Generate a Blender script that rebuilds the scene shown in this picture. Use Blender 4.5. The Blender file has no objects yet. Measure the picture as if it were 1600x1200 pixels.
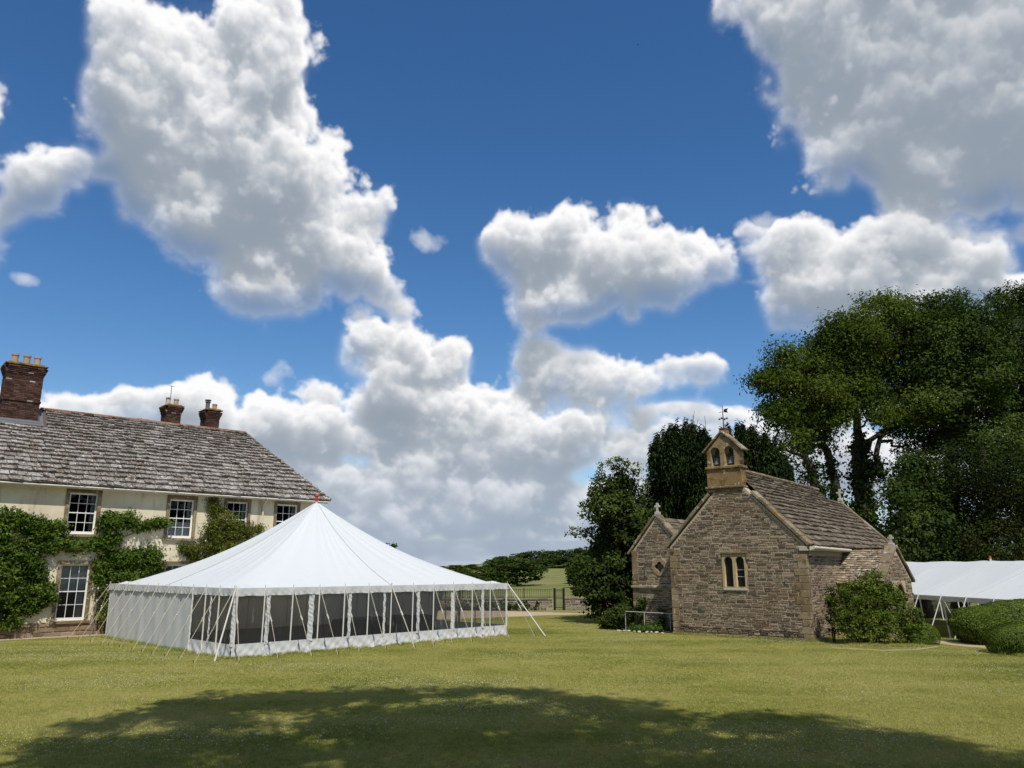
import bpy, bmesh, math, random
import numpy as np
from mathutils import Matrix, Vector

rng = np.random.default_rng(7)
random.seed(7)
R = math.radians
scene = bpy.context.scene
COL = scene.collection

# ------------------------------------------------------------------ camera
FPX, CAM_H = 1202.0, 2.7                       # focal length in photo pixels, eye height over the lawn
PITCH = math.atan(288 / 1202)
cam_d = bpy.data.cameras.new('camera')
cam_d.sensor_width = 36.0
cam_d.lens = 36.0 * FPX / 1600
cam_d.clip_start, cam_d.clip_end = 0.1, 6000
cam = bpy.data.objects.new('camera', cam_d)
COL.objects.link(cam)
cam.location = (0, 0, CAM_H)
cam.rotation_euler = (R(90) + PITCH, 0, 0)
scene.camera = cam
CP, SP = math.cos(PITCH), math.sin(PITCH)
CAMV = np.array([0, 0, CAM_H])


def ray(u, v):
    x, y = (u - 800) / FPX, (600 - v) / FPX
    return np.array([x, CP - y * SP, SP + y * CP])


def at(u, v, Y):                               # world point Y metres ahead seen at photo pixel (u, v)
    d = ray(u, v)
    return CAMV + d * (Y / d[1])


def proj(p):
    p = np.asarray(p, float) - CAMV
    y = p[..., 1] * CP + p[..., 2] * SP
    z = -p[..., 1] * SP + p[..., 2] * CP
    return 800 + FPX * p[..., 0] / y, 600 - FPX * z / y


# ------------------------------------------------------------------ light
SUN_AZ, SUN_EL = 163.0, 56.0                   # measured clockwise from the view axis
SUN_DIR = np.array([math.sin(R(SUN_AZ)) * math.cos(R(SUN_EL)), math.cos(R(SUN_AZ)) * math.cos(R(SUN_EL)), math.sin(R(SUN_EL))])
sun_d = bpy.data.lights.new('sun', 'SUN')
sun_d.energy = 4.2
sun_d.angle = R(0.53)
sun_d.color = (1.0, 0.955, 0.88)
sun = bpy.data.objects.new('sun', sun_d)
COL.objects.link(sun)
sun.rotation_euler = Vector(SUN_DIR).to_track_quat('Z', 'Y').to_euler()
scene.view_settings.view_transform = 'Standard'
scene.view_settings.look = 'None'
scene.view_settings.exposure = 0.0
scene.view_settings.gamma = 1.0
scene.view_settings.use_curve_mapping = False
scene.cycles.use_denoising = True
scene.cycles.max_bounces = 6
scene.cycles.diffuse_bounces = 3
scene.cycles.transparent_max_bounces = 12
scene.cycles.transmission_bounces = 4

# ------------------------------------------------------------------ node helpers


class NT:
    """small wrapper to write node trees as expressions"""

    def __init__(self, tree):
        self.t = tree

    def n(self, kind, **kw):
        nd = self.t.nodes.new(kind)
        for k, v in kw.items():
            setattr(nd, k, v)
        return nd

    def link(self, a, b):
        self.t.links.new(a, b)

    def put(self, sock, val):
        if isinstance(val, bpy.types.NodeSocket):
            self.t.links.new(val, sock)
        elif val is not None:
            sock.default_value = val

    def m(self, op, a, b=None, c=None, clamp=False):
        nd = self.n('ShaderNodeMath', operation=op, use_clamp=clamp)
        for i, x in enumerate((a, b, c)):
            if x is not None:
                self.put(nd.inputs[i], x)
        return nd.outputs[0]

    def vm(self, op, a, b=None, scale=None):
        nd = self.n('ShaderNodeVectorMath', operation=op)
        self.put(nd.inputs[0], a)
        if b is not None:
            self.put(nd.inputs[1], b)
        if scale is not None:
            self.put(nd.inputs['Scale'], scale)
        return nd.outputs['Value'] if op in ('DOT_PRODUCT', 'LENGTH', 'DISTANCE') else nd.outputs[0]

    def noise(self, vec, scale, detail=4, rough=0.55, lac=2.0, dist=0.0, color=False):
        nd = self.n('ShaderNodeTexNoise')
        nd.inputs['Scale'].default_value = scale
        nd.inputs['Detail'].default_value = detail
        nd.inputs['Roughness'].default_value = rough
        nd.inputs['Lacunarity'].default_value = lac
        nd.inputs['Distortion'].default_value = dist
        if vec is not None:
            self.link(vec, nd.inputs['Vector'])
        return nd.outputs['Color' if color else 'Fac']

    def ramp(self, fac, stops, interp='LINEAR'):
        nd = self.n('ShaderNodeValToRGB')
        cr = nd.color_ramp
        cr.interpolation = interp
        while len(cr.elements) < len(stops):
            cr.elements.new(0.5)
        for e, (p, c) in zip(cr.elements, stops):
            e.position = p
            e.color = (c, c, c, 1) if not hasattr(c, '__len__') else (*c[:3], 1)
        self.put(nd.inputs[0], fac)
        return nd.outputs[0]

    def mix(self, fac, a, b, blend='MIX'):
        nd = self.n('ShaderNodeMix', data_type='RGBA', blend_type=blend)
        self.put(nd.inputs[0], fac)
        for i, x in ((6, a), (7, b)):
            if isinstance(x, (tuple, list)):
                x = (*x[:3], 1)
            self.put(nd.inputs[i], x)
        return nd.outputs[2]

    def smooth(self, x, lo, hi):
        nd = self.n('ShaderNodeMapRange', interpolation_type='SMOOTHSTEP')
        self.put(nd.inputs[0], x)
        nd.inputs[1].default_value = lo
        nd.inputs[2].default_value = hi
        return nd.outputs[0]


# ------------------------------------------------------------------ world: Nishita sky and cumulus clouds by direction
world = bpy.data.worlds.new('World')
scene.world = world
world.use_nodes = True
wt = world.node_tree
wt.nodes.clear()
W = NT(wt)
sky = W.n('ShaderNodeTexSky', sky_type='NISHITA', sun_disc=False)
sky.sun_elevation = R(SUN_EL)
sky.sun_rotation = R(SUN_AZ)
sky.altitude = 300
sky.air_density = 1.0
sky.dust_density = 0.35
sky.ozone_density = 2.2
SKY_STRENGTH, SKY_SAT, CLOUD_STRENGTH = 0.118, 1.28, 1.0

# cumulus, grown as a volume of noise, lit from the sun's side and laid out by azimuth and elevation; computed here once
# (a lobe is: photo px, photo py, half width, half height, turn, depth; it is turned into a direction of the sky)
CLOUDS = [
    # tall cloud upper left: (photo px, photo py, half width, half height, turn, depth)
    (252, 100, 92, 85, 0, .9), (400, 95, 100, 95, 0, .9), (330, 200, 160, 105, 0, 1), (425, 255, 110, 120, 0, 1.1),
    (330, 320, 150, 80, 0, 1.1), (470, 370, 135, 72, -14, 1.1), (572, 345, 40, 58, 15, .7), (120, 265, 130, 34, 10, .6), (35, 280, 45, 42, 0, .4),
    (250, 330, 60, 50, 30, .6), (430, 450, 90, 48, 8, .7), (540, 410, 60, 30, 10, .6), (622, 455, 34, 24, 0, .3), (165, 272, 75, 26, 12, .6), (0, 350, 24, 40, 0, .6),
    (470, 608, 42, 24, 0, .4),
    # cloud right of centre
    (870, 390, 95, 62, 0, 1), (960, 415, 90, 55, 0, 1), (1050, 405, 80, 55, 0, 1), (890, 475, 75, 50, 20, .9), (785, 385, 45, 26, 0, .6), (1090, 430, 50, 40, 0, .8),
    (1000, 488, 12, 18, 0, .4), (775, 350, 16, 12, 0, .4),
    # grey cloud top right
    (1270, 20, 90, 70, 0, 1), (1420, 90, 190, 160, 0, 1.4), (1390, 210, 120, 115, 0, 1.3), (1540, 160, 160, 180, 0, 1.5), (1400, 300, 55, 55, 0, .9),
    (1240, 165, 36, 36, 0, .5), (1250, 110, 40, 50, 0, .7), (1680, 120, 130, 210, 0, 1.3), (1580, 60, 200, 180, 0, 1.4), (1400, -60, 220, 110, 0, 1.2),
    # lower right cumulus behind the trees
    (1265, 400, 62, 50, 0, .8), (1350, 410, 90, 62, 0, 1), (1470, 445, 100, 50, 0, 1), (1270, 470, 60, 40, 0, .8), (1400, 470, 140, 50, 0, 1), (1450, 350, 110, 26, 8, .4), (1580, 385, 80, 22, -10, .35),
    (1180, 355, 20, 15, 0, .3), (1620, 470, 90, 50, 0, .9),
    # central bank
    (635, 555, 92, 55, 0, 1), (705, 540, 40, 36, 0, .8), (620, 625, 90, 50, 0, 1), (740, 640, 105, 55, 0, 1.1), (850, 690, 80, 55, 0, 1.1),
    (560, 700, 84, 40, 0, 1), (450, 680, 110, 55, 0, 1), (300, 630, 80, 48, 0, .9), (150, 635, 80, 34, 0, .7), (60, 650, 80, 26, 0, .5),
    (640, 765, 125, 32, 0, 1.1), (790, 775, 150, 45, 0, 1.1), (960, 725, 62, 48, 0, .9), (480, 765, 130, 36, 0, .9), (940, 790, 90, 36, 0, .8),
    (900, 592, 92, 42, 0, .8), (990, 588, 66, 28, 0, .7), (1050, 578, 62, 22, 6, .5), (850, 560, 40, 22, 0, .5), (1090, 650, 120, 14, -4, .35), (1180, 690, 130, 24, 0, .5),
    (640, 812, 150, 26, 0, .9), (780, 700, 130, 60, 0, 1), (700, 745, 140, 52, 0, 1), (360, 700, 120, 50, 0, .9),
    (640, 835, 230, 22, 0, .6), (880, 830, 150, 18, 0, .5), (1200, 760, 170, 40, 0, .7), (1400, 740, 150, 60, 0, .8), (250, 770, 230, 50, 0, .8), (1300, 640, 90, 50, 0, .6), (-60, 700, 120, 60, 0, .8), (760, 865, 260, 14, 0, .45), (1640, 640, 150, 80, 0, .9),
    # clouds just outside the picture
    (-150, 120, 120, 90, 0, 1), (-260, 420, 130, 60, 0, 1), (1900, 480, 150, 90, 0, 1), (900, -260, 160, 70, 0, 1), (500, -330, 120, 60, 0, .9), (-420, 620, 180, 60, 0, 1), (2050, 200, 160, 150, 0, 1),
]
AZ0, AZ1, EL0, EL1, PPD = -50.0, 50.0, -1.5, 50.0, 16.0
SUN_LOCAL = (.16, .95, .25)          # to the right, up, towards the viewer


def cloud_patch(ppd=PPD, nz=44):
    r = np.random.default_rng(12)
    T = 128
    # tileable noise volumes: power-law cloud noise and billows (inverted cellular noise)
    k = np.fft.fftfreq(T) * T
    kk = np.sqrt(k[:, None, None] ** 2 + k[None, :, None] ** 2 + (np.fft.rfftfreq(T) * T)[None, None, :] ** 2)
    amp = np.where((kk > 1.5) & (kk < 60), np.maximum(kk, 1) ** -2.45, 0)
    g = np.fft.irfftn(np.fft.rfftn(r.normal(size=(T, T, T))) * amp, s=(T, T, T))
    g = (g / g.std()).astype(np.float32)

    def cellular(n):
        pts = r.uniform(0, 1, (n, n, n, 3)).astype(np.float32)
        ax = (np.arange(T, dtype=np.float32) + .5) / T * n
        ci = ax.astype(int)
        fr = ax - ci
        best = np.full((T, T, T), 9., np.float32)
        for dx in (-1, 0, 1):
            ix = (ci + dx) % n
            for dy in (-1, 0, 1):
                iy = (ci + dy) % n
                for dz in (-1, 0, 1):
                    iz = (ci + dz) % n
                    p = pts[ix[:, None, None], iy[None, :, None], iz[None, None, :]]
                    d = (p[..., 0] + dx - fr[:, None, None]) ** 2 + (p[..., 1] + dy - fr[None, :, None]) ** 2 + (p[..., 2] + dz - fr[None, None, :]) ** 2
                    np.minimum(best, d, out=best)
        return 1 - np.minimum(np.sqrt(best), 1.2)

    bil = (.56 * cellular(5) + .29 * cellular(10) + .15 * cellular(21)).astype(np.float32)
    bil = (bil - bil.mean()) / bil.std()

    def sample(vol, x, y, z, per):
        s = T / per
        x, y, z = x * s, y * s, z * s
        xi, yi, zi = np.floor(x).astype(np.int32), np.floor(y).astype(np.int32), np.floor(z).astype(np.int32)
        fx, fy, fz = (x - xi).astype(np.float32), (y - yi).astype(np.float32), (z - zi).astype(np.float32)
        m = T - 1
        x0, y0, z0 = xi & m, yi & m, zi & m
        x1, y1, z1 = (xi + 1) & m, (yi + 1) & m, (zi + 1) & m
        v = vol
        c00 = v[x0, y0, z0] * (1 - fz) + v[x0, y0, z1] * fz
        c01 = v[x0, y1, z0] * (1 - fz) + v[x0, y1, z1] * fz
        c10 = v[x1, y0, z0] * (1 - fz) + v[x1, y0, z1] * fz
        c11 = v[x1, y1, z0] * (1 - fz) + v[x1, y1, z1] * fz
        return (c00 * (1 - fy) + c01 * fy) * (1 - fx) + (c10 * (1 - fy) + c11 * fy) * fx

    W_, H_ = int((AZ1 - AZ0) * ppd), int((EL1 - EL0) * ppd)
    az = AZ0 + (np.arange(W_) + .5) / ppd
    el = EL0 + (np.arange(H_) + .5) / ppd                 # rows run upwards
    X, Y = np.meshgrid(az, el)
    X, Y = X.astype(np.float32), Y.astype(np.float32)
    # signed shape field in 2-D (largest of all lobes) and its depth
    dz = 12.0 / nz                                         # depth of a slice in degrees, +-6 deg
    lobes = []
    for (u, v, rx, ry, rot, dep) in CLOUDS:
        d = ray(u, v)
        d = d / np.linalg.norm(d)
        a, e = math.degrees(math.atan2(d[0], d[1])), math.degrees(math.asin(d[2]))
        kpx = FPX * (1 + ((u - 800) ** 2 + (v - 600) ** 2) / FPX ** 2) ** .5 * math.pi / 180
        lobes.append((a, e, rx / kpx / max(.5, math.cos(math.radians(e))), ry / kpx, rot, dep, r.uniform(-.6, .6)))
    rho = np.zeros((nz, H_, W_), np.float32)
    # gentle domain warp so that outlines wander
    wx = sample(g, X, Y, X * 0 + 3, 30.) * .55
    wy = sample(g, X + 11, Y + 7, X * 0 + 9, 30.) * .45
    for iz in range(nz):
        z = (iz + .5 - nz / 2) * dz
        E = np.full((H_, W_), -9., np.float32)
        for (a, e, rx, ry, rot, dep, zo) in lobes:
            rzz = min(3.9, dep * 1.15 * (rx * ry) ** .5)
            zz = ((z - zo) / rzz) ** 2
            if zz > 1.9:
                continue
            m_ = 1.5
            x0, x1 = np.searchsorted(az, (a - rx * m_ - 1.4, a + rx * m_ + 1.4))
            y0, y1 = np.searchsorted(el, (e - ry * m_ - 1.4, e + ry * m_ + 1.4))
            if x1 <= x0 or y1 <= y0:
                continue
            px = X[y0:y1, x0:x1] + wx[y0:y1, x0:x1] - a
            py = Y[y0:y1, x0:x1] + wy[y0:y1, x0:x1] - e
            c, s = math.cos(R(rot)), math.sin(R(rot))
            q = ((px * c + py * s) / rx) ** 2 + ((py * c - px * s) / ry) ** 2 + zz
            f_ = (1 - np.sqrt(q)) * (.55 + .45 * min(1, dep)) * min(1, (ry / 2.2) ** .35)
            sub = E[y0:y1, x0:x1]
            # smooth union
            h = np.clip(.5 + .5 * (f_ - sub) / .25, 0, 1)
            E[y0:y1, x0:x1] = sub * (1 - h) + f_ * h + .25 * h * (1 - h) * (np.abs(sub) < 5)
        idx = np.nonzero(E > -.75)
        if len(idx[0]) == 0:
            continue
        xs, ys, es = X[idx], Y[idx], E[idx]
        zs = np.full_like(xs, z)
        n = .115 * sample(bil, xs, ys * 1.12, zs, 19.) + .040 * sample(bil, xs + 3.3, ys * 1.1 + 1.7, zs + 5, 5.2)
        n += .12 * sample(g, xs, ys * 1.2, zs + 2, 21.) + .06 * sample(g, xs + 4, ys * 1.2, zs, 5.5) + .035 * sample(g, xs + 1, ys * 1.2, zs + 8, 2.3)
        v = es + n + .05 - .35 * np.clip(-es - .12, 0, 1)
        rho[iz][idx] = np.clip(v / .40, 0, 1) ** 1.4
    # sunlight marched down through the cloud, row by row from the top
    sx, sy, st = SUN_LOCAL
    shx, shz = -sx / sy, (st / sy) / (dz * ppd)           # shift per row, in columns and slices
    sig = 2.0 / ppd * 1.75
    tau = np.zeros((nz, W_), np.float32)
    L = np.zeros_like(rho)
    for j in range(H_ - 1, -1, -1):
        # light travels down, away from the viewer (towards larger slices) and leftwards
        t2 = tau.copy()
        t2[1:] = tau[1:] * (1 - shz) + tau[:-1] * shz
        t2[0] = tau[0] * (1 - shz)
        a_ = abs(shx)
        t2[:, :-1] = t2[:, :-1] * (1 - a_) + t2[:, 1:] * a_
        tau = t2 + rho[:, j] * sig
        tau *= np.where(rho[:, j] > .02, .9970, .90) ** (12.5 / ppd)         # clear air between clouds lets the light back in
        L[:, j] = .48 * np.exp(-tau * 1.9) + .52 * np.exp(-tau * .50)
    # composite front to back (slice 0 nearest)
    heavy = np.zeros((H_, W_), np.float32)                 # the deepest clouds let least light through
    for (a, e, rx, ry, rot, dep, zo) in lobes:
        if dep >= 1.2:
            heavy = np.maximum(heavy, np.exp(-(((X - a) / rx) ** 2 + ((Y - e) / ry) ** 2) * .9))
    T_ = np.ones((H_, W_), np.float32)
    lum = np.zeros((H_, W_), np.float32)
    sv = 4.2 * dz
    for iz in range(nz):
        a_ = 1 - np.exp(-rho[iz] * sv)
        lum += T_ * a_ * L[iz]
        T_ *= 1 - a_
    alpha = 1 - T_

    lum = lum * (1 - .42 * heavy)

    def blur(a, n):
        for _ in range(2):
            for axs in (0, 1):
                c = np.cumsum(np.pad(a, [(n + 1, n) if q == axs else (0, 0) for q in (0, 1)], mode='edge'), axis=axs, dtype=np.float64)
                a = (np.take(c, np.arange(2 * n + 1, c.shape[axs]), axs) - np.take(c, np.arange(0, c.shape[axs] - 2 * n - 1), axs)) / (2 * n + 1)
        return a

    ba, bl = blur(alpha, 7), blur(lum, 7)
    bl = bl / np.maximum(ba, 1e-4)                         # light scattered about inside the cloud
    lum = lum / np.maximum(alpha, 1e-4)
    lum = np.where(alpha > .02, .66 * lum + .34 * bl, bl)
    lum = lum * .8 + .2 * blur(bl, 20)
    lum = lum + .05 + .40 * np.clip(1 - blur(alpha, 5), 0, 1)         # thin rims let the light through
    soft = np.clip((.62 - bl) / .22, 0, 1)                 # shaded undersides are ragged and thin
    alpha = alpha * (1 - .75 * soft) + np.minimum(blur(alpha, 5), 1) * .75 * soft
    under = np.clip((ba - np.roll(blur(alpha, 9), 22, axis=0)) * 1.2, 0, 1) * soft   # ragged, half clear cloud base
    alpha = alpha * (1 - .45 * under * np.clip(Y / 8. - .6, 0, 1))
    wisp = sample(g, X, Y * 1.3, X * 0 + 40, 7.) * .5 + sample(g, X, Y * 1.3, X * 0 + 70, 22.) * .5
    alpha = np.maximum(alpha, np.clip((blur(alpha, 9) - .16) * 1.1 + .20 * wisp - .05, 0, .5) * np.clip(blur(alpha, 16) * 8 - .3, 0, 1) * (.08 + .92 * soft))
    # thin layers of far cloud in the last degrees above the skyline
    for (u, v, rx, ry) in ((667, 377, 30, 22), (40, 438, 18, 10), (1188, 355, 34, 22), (440, 590, 22, 22)):
        d = ray(u, v)
        d = d / np.linalg.norm(d)
        ex = (X - math.degrees(math.atan2(d[0], d[1]))) / (rx / 20.)
        ey = (Y - math.degrees(math.asin(d[2]))) / (ry / 20.)
        w_ = np.clip(1 - ex ** 2 - ey ** 2 + .55 * wisp, 0, 1) * (ex ** 2 + ey ** 2 < 6)
        lum = np.where(w_ * .5 > alpha, .62, lum)
        alpha = np.maximum(alpha, .5 * w_)
    st_ = sample(g, X * .55, Y * 3.2, X * 0 + 20, 26.) + .5 * sample(g, X * .7, Y * 3.4, X * 0 + 55, 8.)
    band_ = np.clip((6.4 - Y) / 3., 0, 1)
    layer = np.clip(.78 + .30 * st_ + .4 * np.clip((3.6 - Y) / 2., 0, 1), .35, .985) * band_
    layer = np.maximum(layer, np.clip((3.4 - Y) / 1.6, 0, .97))
    wl = np.clip((layer - alpha) * 4, 0, 1) * .75
    lum = lum * (1 - wl) + (.32 + .16 * np.clip(st_, -1, 1.5)) * wl
    alpha = np.maximum(alpha, layer)
    alpha = np.clip(alpha * 1.04, 0, 1)
    s = np.clip(lum * 1.40, 0, 1) ** 1.22
    edge = np.minimum(np.minimum(X - AZ0, AZ1 - X), EL1 - Y) / 6.0
    alpha = alpha * np.clip(edge, 0, 1)
    return s, alpha


s_, a_ = cloud_patch()
img = bpy.data.images.new('cloud_sky', s_.shape[1], s_.shape[0], alpha=False, float_buffer=True)
img.colorspace_settings.name = 'Non-Color'
buf = np.ones((s_.shape[0], s_.shape[1], 4), np.float32)
buf[..., 0], buf[..., 1], buf[..., 2] = s_, a_, 0
img.pixels.foreach_set(buf.ravel())
img.update()
img.pack()
tc = W.n('ShaderNodeTexCoord')
dirv = W.vm('NORMALIZE', tc.outputs['Generated'])
sepw = W.n('ShaderNodeSeparateXYZ')
W.link(dirv, sepw.inputs[0])
azn = W.m('ARCTAN2', sepw.outputs[0], sepw.outputs[1])
eln = W.m('ARCSINE', sepw.outputs[2])
cmb = W.n('ShaderNodeCombineXYZ')
W.link(W.m('MULTIPLY_ADD', azn, 180 / math.pi / (AZ1 - AZ0), -AZ0 / (AZ1 - AZ0)), cmb.inputs[0])
W.link(W.m('MULTIPLY_ADD', eln, 180 / math.pi / (EL1 - EL0), -EL0 / (EL1 - EL0)), cmb.inputs[1])
ti = W.n('ShaderNodeTexImage', image=img, extension='CLIP', interpolation='Cubic')
W.link(cmb.outputs[0], ti.inputs[0])
rgb = W.n('ShaderNodeSeparateColor')
W.link(ti.outputs[0], rgb.inputs[0])
inside = ti.outputs['Alpha']
# the rest of the dome carries the same broken cumulus
wide = W.noise(dirv, 3.4, 6, .58)
wa = W.smooth(wide, .50, .60)
fade = W.m('MULTIPLY', W.m('MULTIPLY', W.smooth(azn, R(AZ0), R(AZ0 + 7)), W.smooth(azn, R(AZ1), R(AZ1 - 7))), W.smooth(eln, R(EL1), R(EL1 - 7)))
wa = W.m('MULTIPLY', wa, W.m('SUBTRACT', 1.0, fade))
wa = W.m('MULTIPLY', wa, W.smooth(sepw.outputs[2], -.02, .05))
alpha = W.m('MAXIMUM', W.m('MULTIPLY', rgb.outputs[1], inside), wa)
lit = W.m('ADD', W.m('MULTIPLY', rgb.outputs[0], fade), W.m('MULTIPLY', W.smooth(wide, .72, .50), W.m('SUBTRACT', 1.0, fade)))
ccol = W.mix(lit, (.255, .31, .38), (.99, .985, .985))
air = W.m('MULTIPLY', W.m('POWER', W.smooth(eln, R(12), R(0)), .9), .55)      # far clouds low down take the colour of the air
ccol = W.mix(air, ccol, (.41, .50, .63))
hs = W.n('ShaderNodeHueSaturation')
hs.inputs['Saturation'].default_value = SKY_SAT
hs.inputs['Hue'].default_value = .503
W.link(sky.outputs[0], hs.inputs['Color'])
bg1, bg2 = W.n('ShaderNodeBackground'), W.n('ShaderNodeBackground')
W.link(hs.outputs[0], bg1.inputs[0])
bg1.inputs[1].default_value = SKY_STRENGTH
W.link(ccol, bg2.inputs[0])
bg2.inputs[1].default_value = CLOUD_STRENGTH
mx = W.n('ShaderNodeMixShader')
W.link(alpha, mx.inputs[0])
W.link(bg1.outputs[0], mx.inputs[1])
W.link(bg2.outputs[0], mx.inputs[2])
wo = W.n('ShaderNodeOutputWorld')
W.link(mx.outputs[0], wo.inputs[0])

# ------------------------------------------------------------------ materials
MAT = {}


def new_mat(name):
    m = bpy.data.materials.new(name)
    m.use_nodes = True
    t = NT(m.node_tree)
    bs = m.node_tree.nodes['Principled BSDF']
    MAT[name] = m
    return m, t, bs


def geo_pos(t):
    return t.n('ShaderNodeNewGeometry').outputs['Position']


def set_bump(t, bs, h, strength=.3, dist=.02):
    b = t.n('ShaderNodeBump')
    b.inputs['Strength'].default_value = strength
    b.inputs['Distance'].default_value = dist
    t.link(h, b.inputs['Height'])
    t.link(b.outputs[0], bs.inputs['Normal'])


def simple(name, col, rough=.6, metal=0.0, spec=.5, noise=0.0, nscale=3.0, bump=0.0):
    m, t, bs = new_mat(name)
    bs.inputs['Roughness'].default_value = rough
    bs.inputs['Metallic'].default_value = metal
    bs.inputs['Specular IOR Level'].default_value = spec
    if noise:
        f = t.noise(geo_pos(t), nscale, 6, .65)
        c = t.mix(f, tuple(x * (1 - noise) for x in col), tuple(min(1, x * (1 + noise)) for x in col))
        t.link(c, bs.inputs['Base Color'])
        if bump:
            set_bump(t, bs, f, .6, bump)
    else:
        bs.inputs['Base Color'].default_value = (*col, 1)
    return m


def tint_of(t):
    """a number per piece: stored per face in joined meshes, per object for single pieces"""
    a = t.n('ShaderNodeAttribute', attribute_name='tint').outputs['Fac']
    o = t.n('ShaderNodeObjectInfo').outputs['Random']
    return t.m('FRACT', t.m('ADD', a, o))


def piece_mat(name, stops, lichen=(.55, .52, .45), amount=.62, lscale=5.0, fine=40.0, rough=.92, patches=None):
    m, t, bs = new_mat(name)
    bs.inputs['Roughness'].default_value = rough
    bs.inputs['Specular IOR Level'].default_value = .2
    pos = geo_pos(t)
    c = t.ramp(tint_of(t), stops)
    f = t.noise(pos, fine, 5, .65)
    c = t.mix(.55, c, t.ramp(f, [(.25, .32), (.5, .5), (.75, .72)]), 'OVERLAY')
    if patches:
        for (sc, lo, hi, colr) in patches:
            pf = t.smooth(t.noise(pos, sc, 5, .62), lo, hi)
            c = t.mix(pf, c, colr)
    l = t.smooth(t.noise(pos, lscale, 7, .72), amount, amount + .07)
    c = t.mix(l, c, lichen)
    t.link(c, bs.inputs['Base Color'])
    set_bump(t, bs, f, .5, .015)
    return m


piece_mat('rubble_stone', [(0, (.072, .053, .034)), (.2, (.138, .101, .066)), (.45, (.205, .152, .099)), (.7, (.272, .207, .138)), (.9, (.345, .27, .185)), (.96, (.20, .118, .070)), (1, (.42, .35, .25))],
          lichen=(.68, .63, .53), amount=.630, lscale=12.0, patches=[(1.1, .58, .72, (.235, .178, .115)), (.5, .58, .75, (.20, .125, .062)), (2.3, .60, .70, (.055, .043, .031)), (.8, .60, .72, (.080, .066, .050))])
piece_mat('dressed_stone', [(0, (.165, .118, .062)), (.4, (.22, .158, .085)), (.75, (.27, .20, .115)), (1, (.33, .26, .165))],
          lichen=(.55, .50, .40), amount=.58, lscale=7, patches=[(2.2, .48, .62, (.15, .11, .062)), (1.1, .56, .7, (.26, .155, .06)), (5, .58, .68, (.075, .06, .042))])
piece_mat('window_stone', [(0, (.40, .285, .15)), (1, (.46, .35, .20))], lichen=(.52, .48, .38), amount=.64, lscale=8, patches=[(3, .55, .7, (.34, .21, .09))])
piece_mat('bellcote_stone', [(0, (.23, .148, .060)), (.5, (.27, .185, .085)), (1, (.29, .215, .12))],
          lichen=(.56, .52, .44), amount=.585, lscale=5, patches=[(2.0, .46, .60, (.155, .095, .036)), (4.5, .56, .66, (.075, .055, .034)), (3.2, .62, .7, (.30, .23, .13))])
piece_mat('coping_stone', [(0, (.15, .118, .072)), (.5, (.21, .168, .108)), (1, (.30, .25, .175))],
          lichen=(.50, .47, .39), amount=.57, lscale=7.0, patches=[(2.5, .54, .66, (.25, .17, .05)), (1.7, .54, .68, (.095, .075, .048)), (5, .6, .7, (.07, .058, .04))])
piece_mat('house_slate', [(0, (.150, .128, .106)), (.35, (.195, .172, .148)), (.7, (.24, .218, .194)), (.93, (.285, .265, .24)), (1, (.36, .34, .315))],
          lichen=(.60, .575, .53), amount=.555, lscale=9.5, fine=24, patches=[(1.6, .52, .66, (.125, .092, .066)), (7.0, .545, .63, (.062, .043, .031)), (.42, .66, .78, (.26, .17, .07)), (13., .58, .66, (.36, .345, .32))])
piece_mat('chapel_slate', [(0, (.098, .078, .054)), (.5, (.138, .112, .080)), (.9, (.175, .145, .106)), (1, (.24, .205, .155))],
          lichen=(.42, .39, .33), amount=.64, lscale=7, fine=24, patches=[(1.0, .55, .70, (.175, .148, .095)), (3.0, .58, .68, (.060, .047, .034))])
piece_mat('porch_slate', [(0, (.15, .11, .07)), (.5, (.26, .20, .13)), (1, (.36, .29, .20))],
          lichen=(.55, .52, .44), amount=.54, lscale=5, fine=24, patches=[(3.0, .56, .68, (.09, .065, .045))])
piece_mat('old_brick', [(0, (.040, .022, .018)), (.3, (.065, .033, .025)), (.65, (.095, .050, .037)), (.965, (.125, .070, .052)), (.985, (.42, .38, .32)), (1, (.46, .42, .36))],
          lichen=(.26, .23, .18), amount=.70, lscale=3, patches=[(3, .56, .7, (.045, .030, .024))])
piece_mat('tan_rubble', [(0, (.13, .09, .055)), (.4, (.20, .145, .09)), (.8, (.27, .20, .13)), (1, (.36, .29, .20))], lichen=(.42, .38, .30), amount=.64)
piece_mat('wall_rubble', [(0, (.10, .085, .065)), (.4, (.17, .145, .11)), (.8, (.24, .205, .16)), (1, (.32, .28, .23))], lichen=(.4, .38, .33), amount=.62)
piece_mat('ridge_clay', [(0, (.15, .072, .042)), (.6, (.22, .105, .060)), (1, (.27, .145, .088))], lichen=(.25, .21, .14), amount=.52, lscale=3)
piece_mat('chimney_clay', [(0, (.36, .24, .16)), (.5, (.46, .34, .24)), (1, (.56, .46, .34))], lichen=(.12, .10, .07), amount=.56, lscale=6)
piece_mat('mossy_cap', [(0, (.17, .10, .04)), (1, (.22, .14, .05))], lichen=(.30, .19, .05), amount=.5, lscale=5, patches=[(6, .5, .6, (.08, .075, .025))])
simple('mortar', (.45, .375, .265), .95, spec=.1, noise=.28, nscale=14, bump=.012)
simple('mortar_dark', (.11, .085, .065), .95, spec=.1, noise=.25, nscale=14)
simple('lead', (.13, .135, .145), .6, metal=.3, noise=.2, nscale=6)
simple('white_paint', (.80, .79, .76), .35)
simple('cream_paint', (.66, .61, .50), .4)
simple('iron', (.02, .021, .022), .5, metal=.5)
simple('red_paint', (.42, .035, .03), .4)
simple('rusty_iron', (.10, .035, .035), .6, metal=.4)
simple('bronze', (.17, .185, .165), .5, metal=.15)
simple('dark_wood', (.035, .025, .018), .8)
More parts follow.
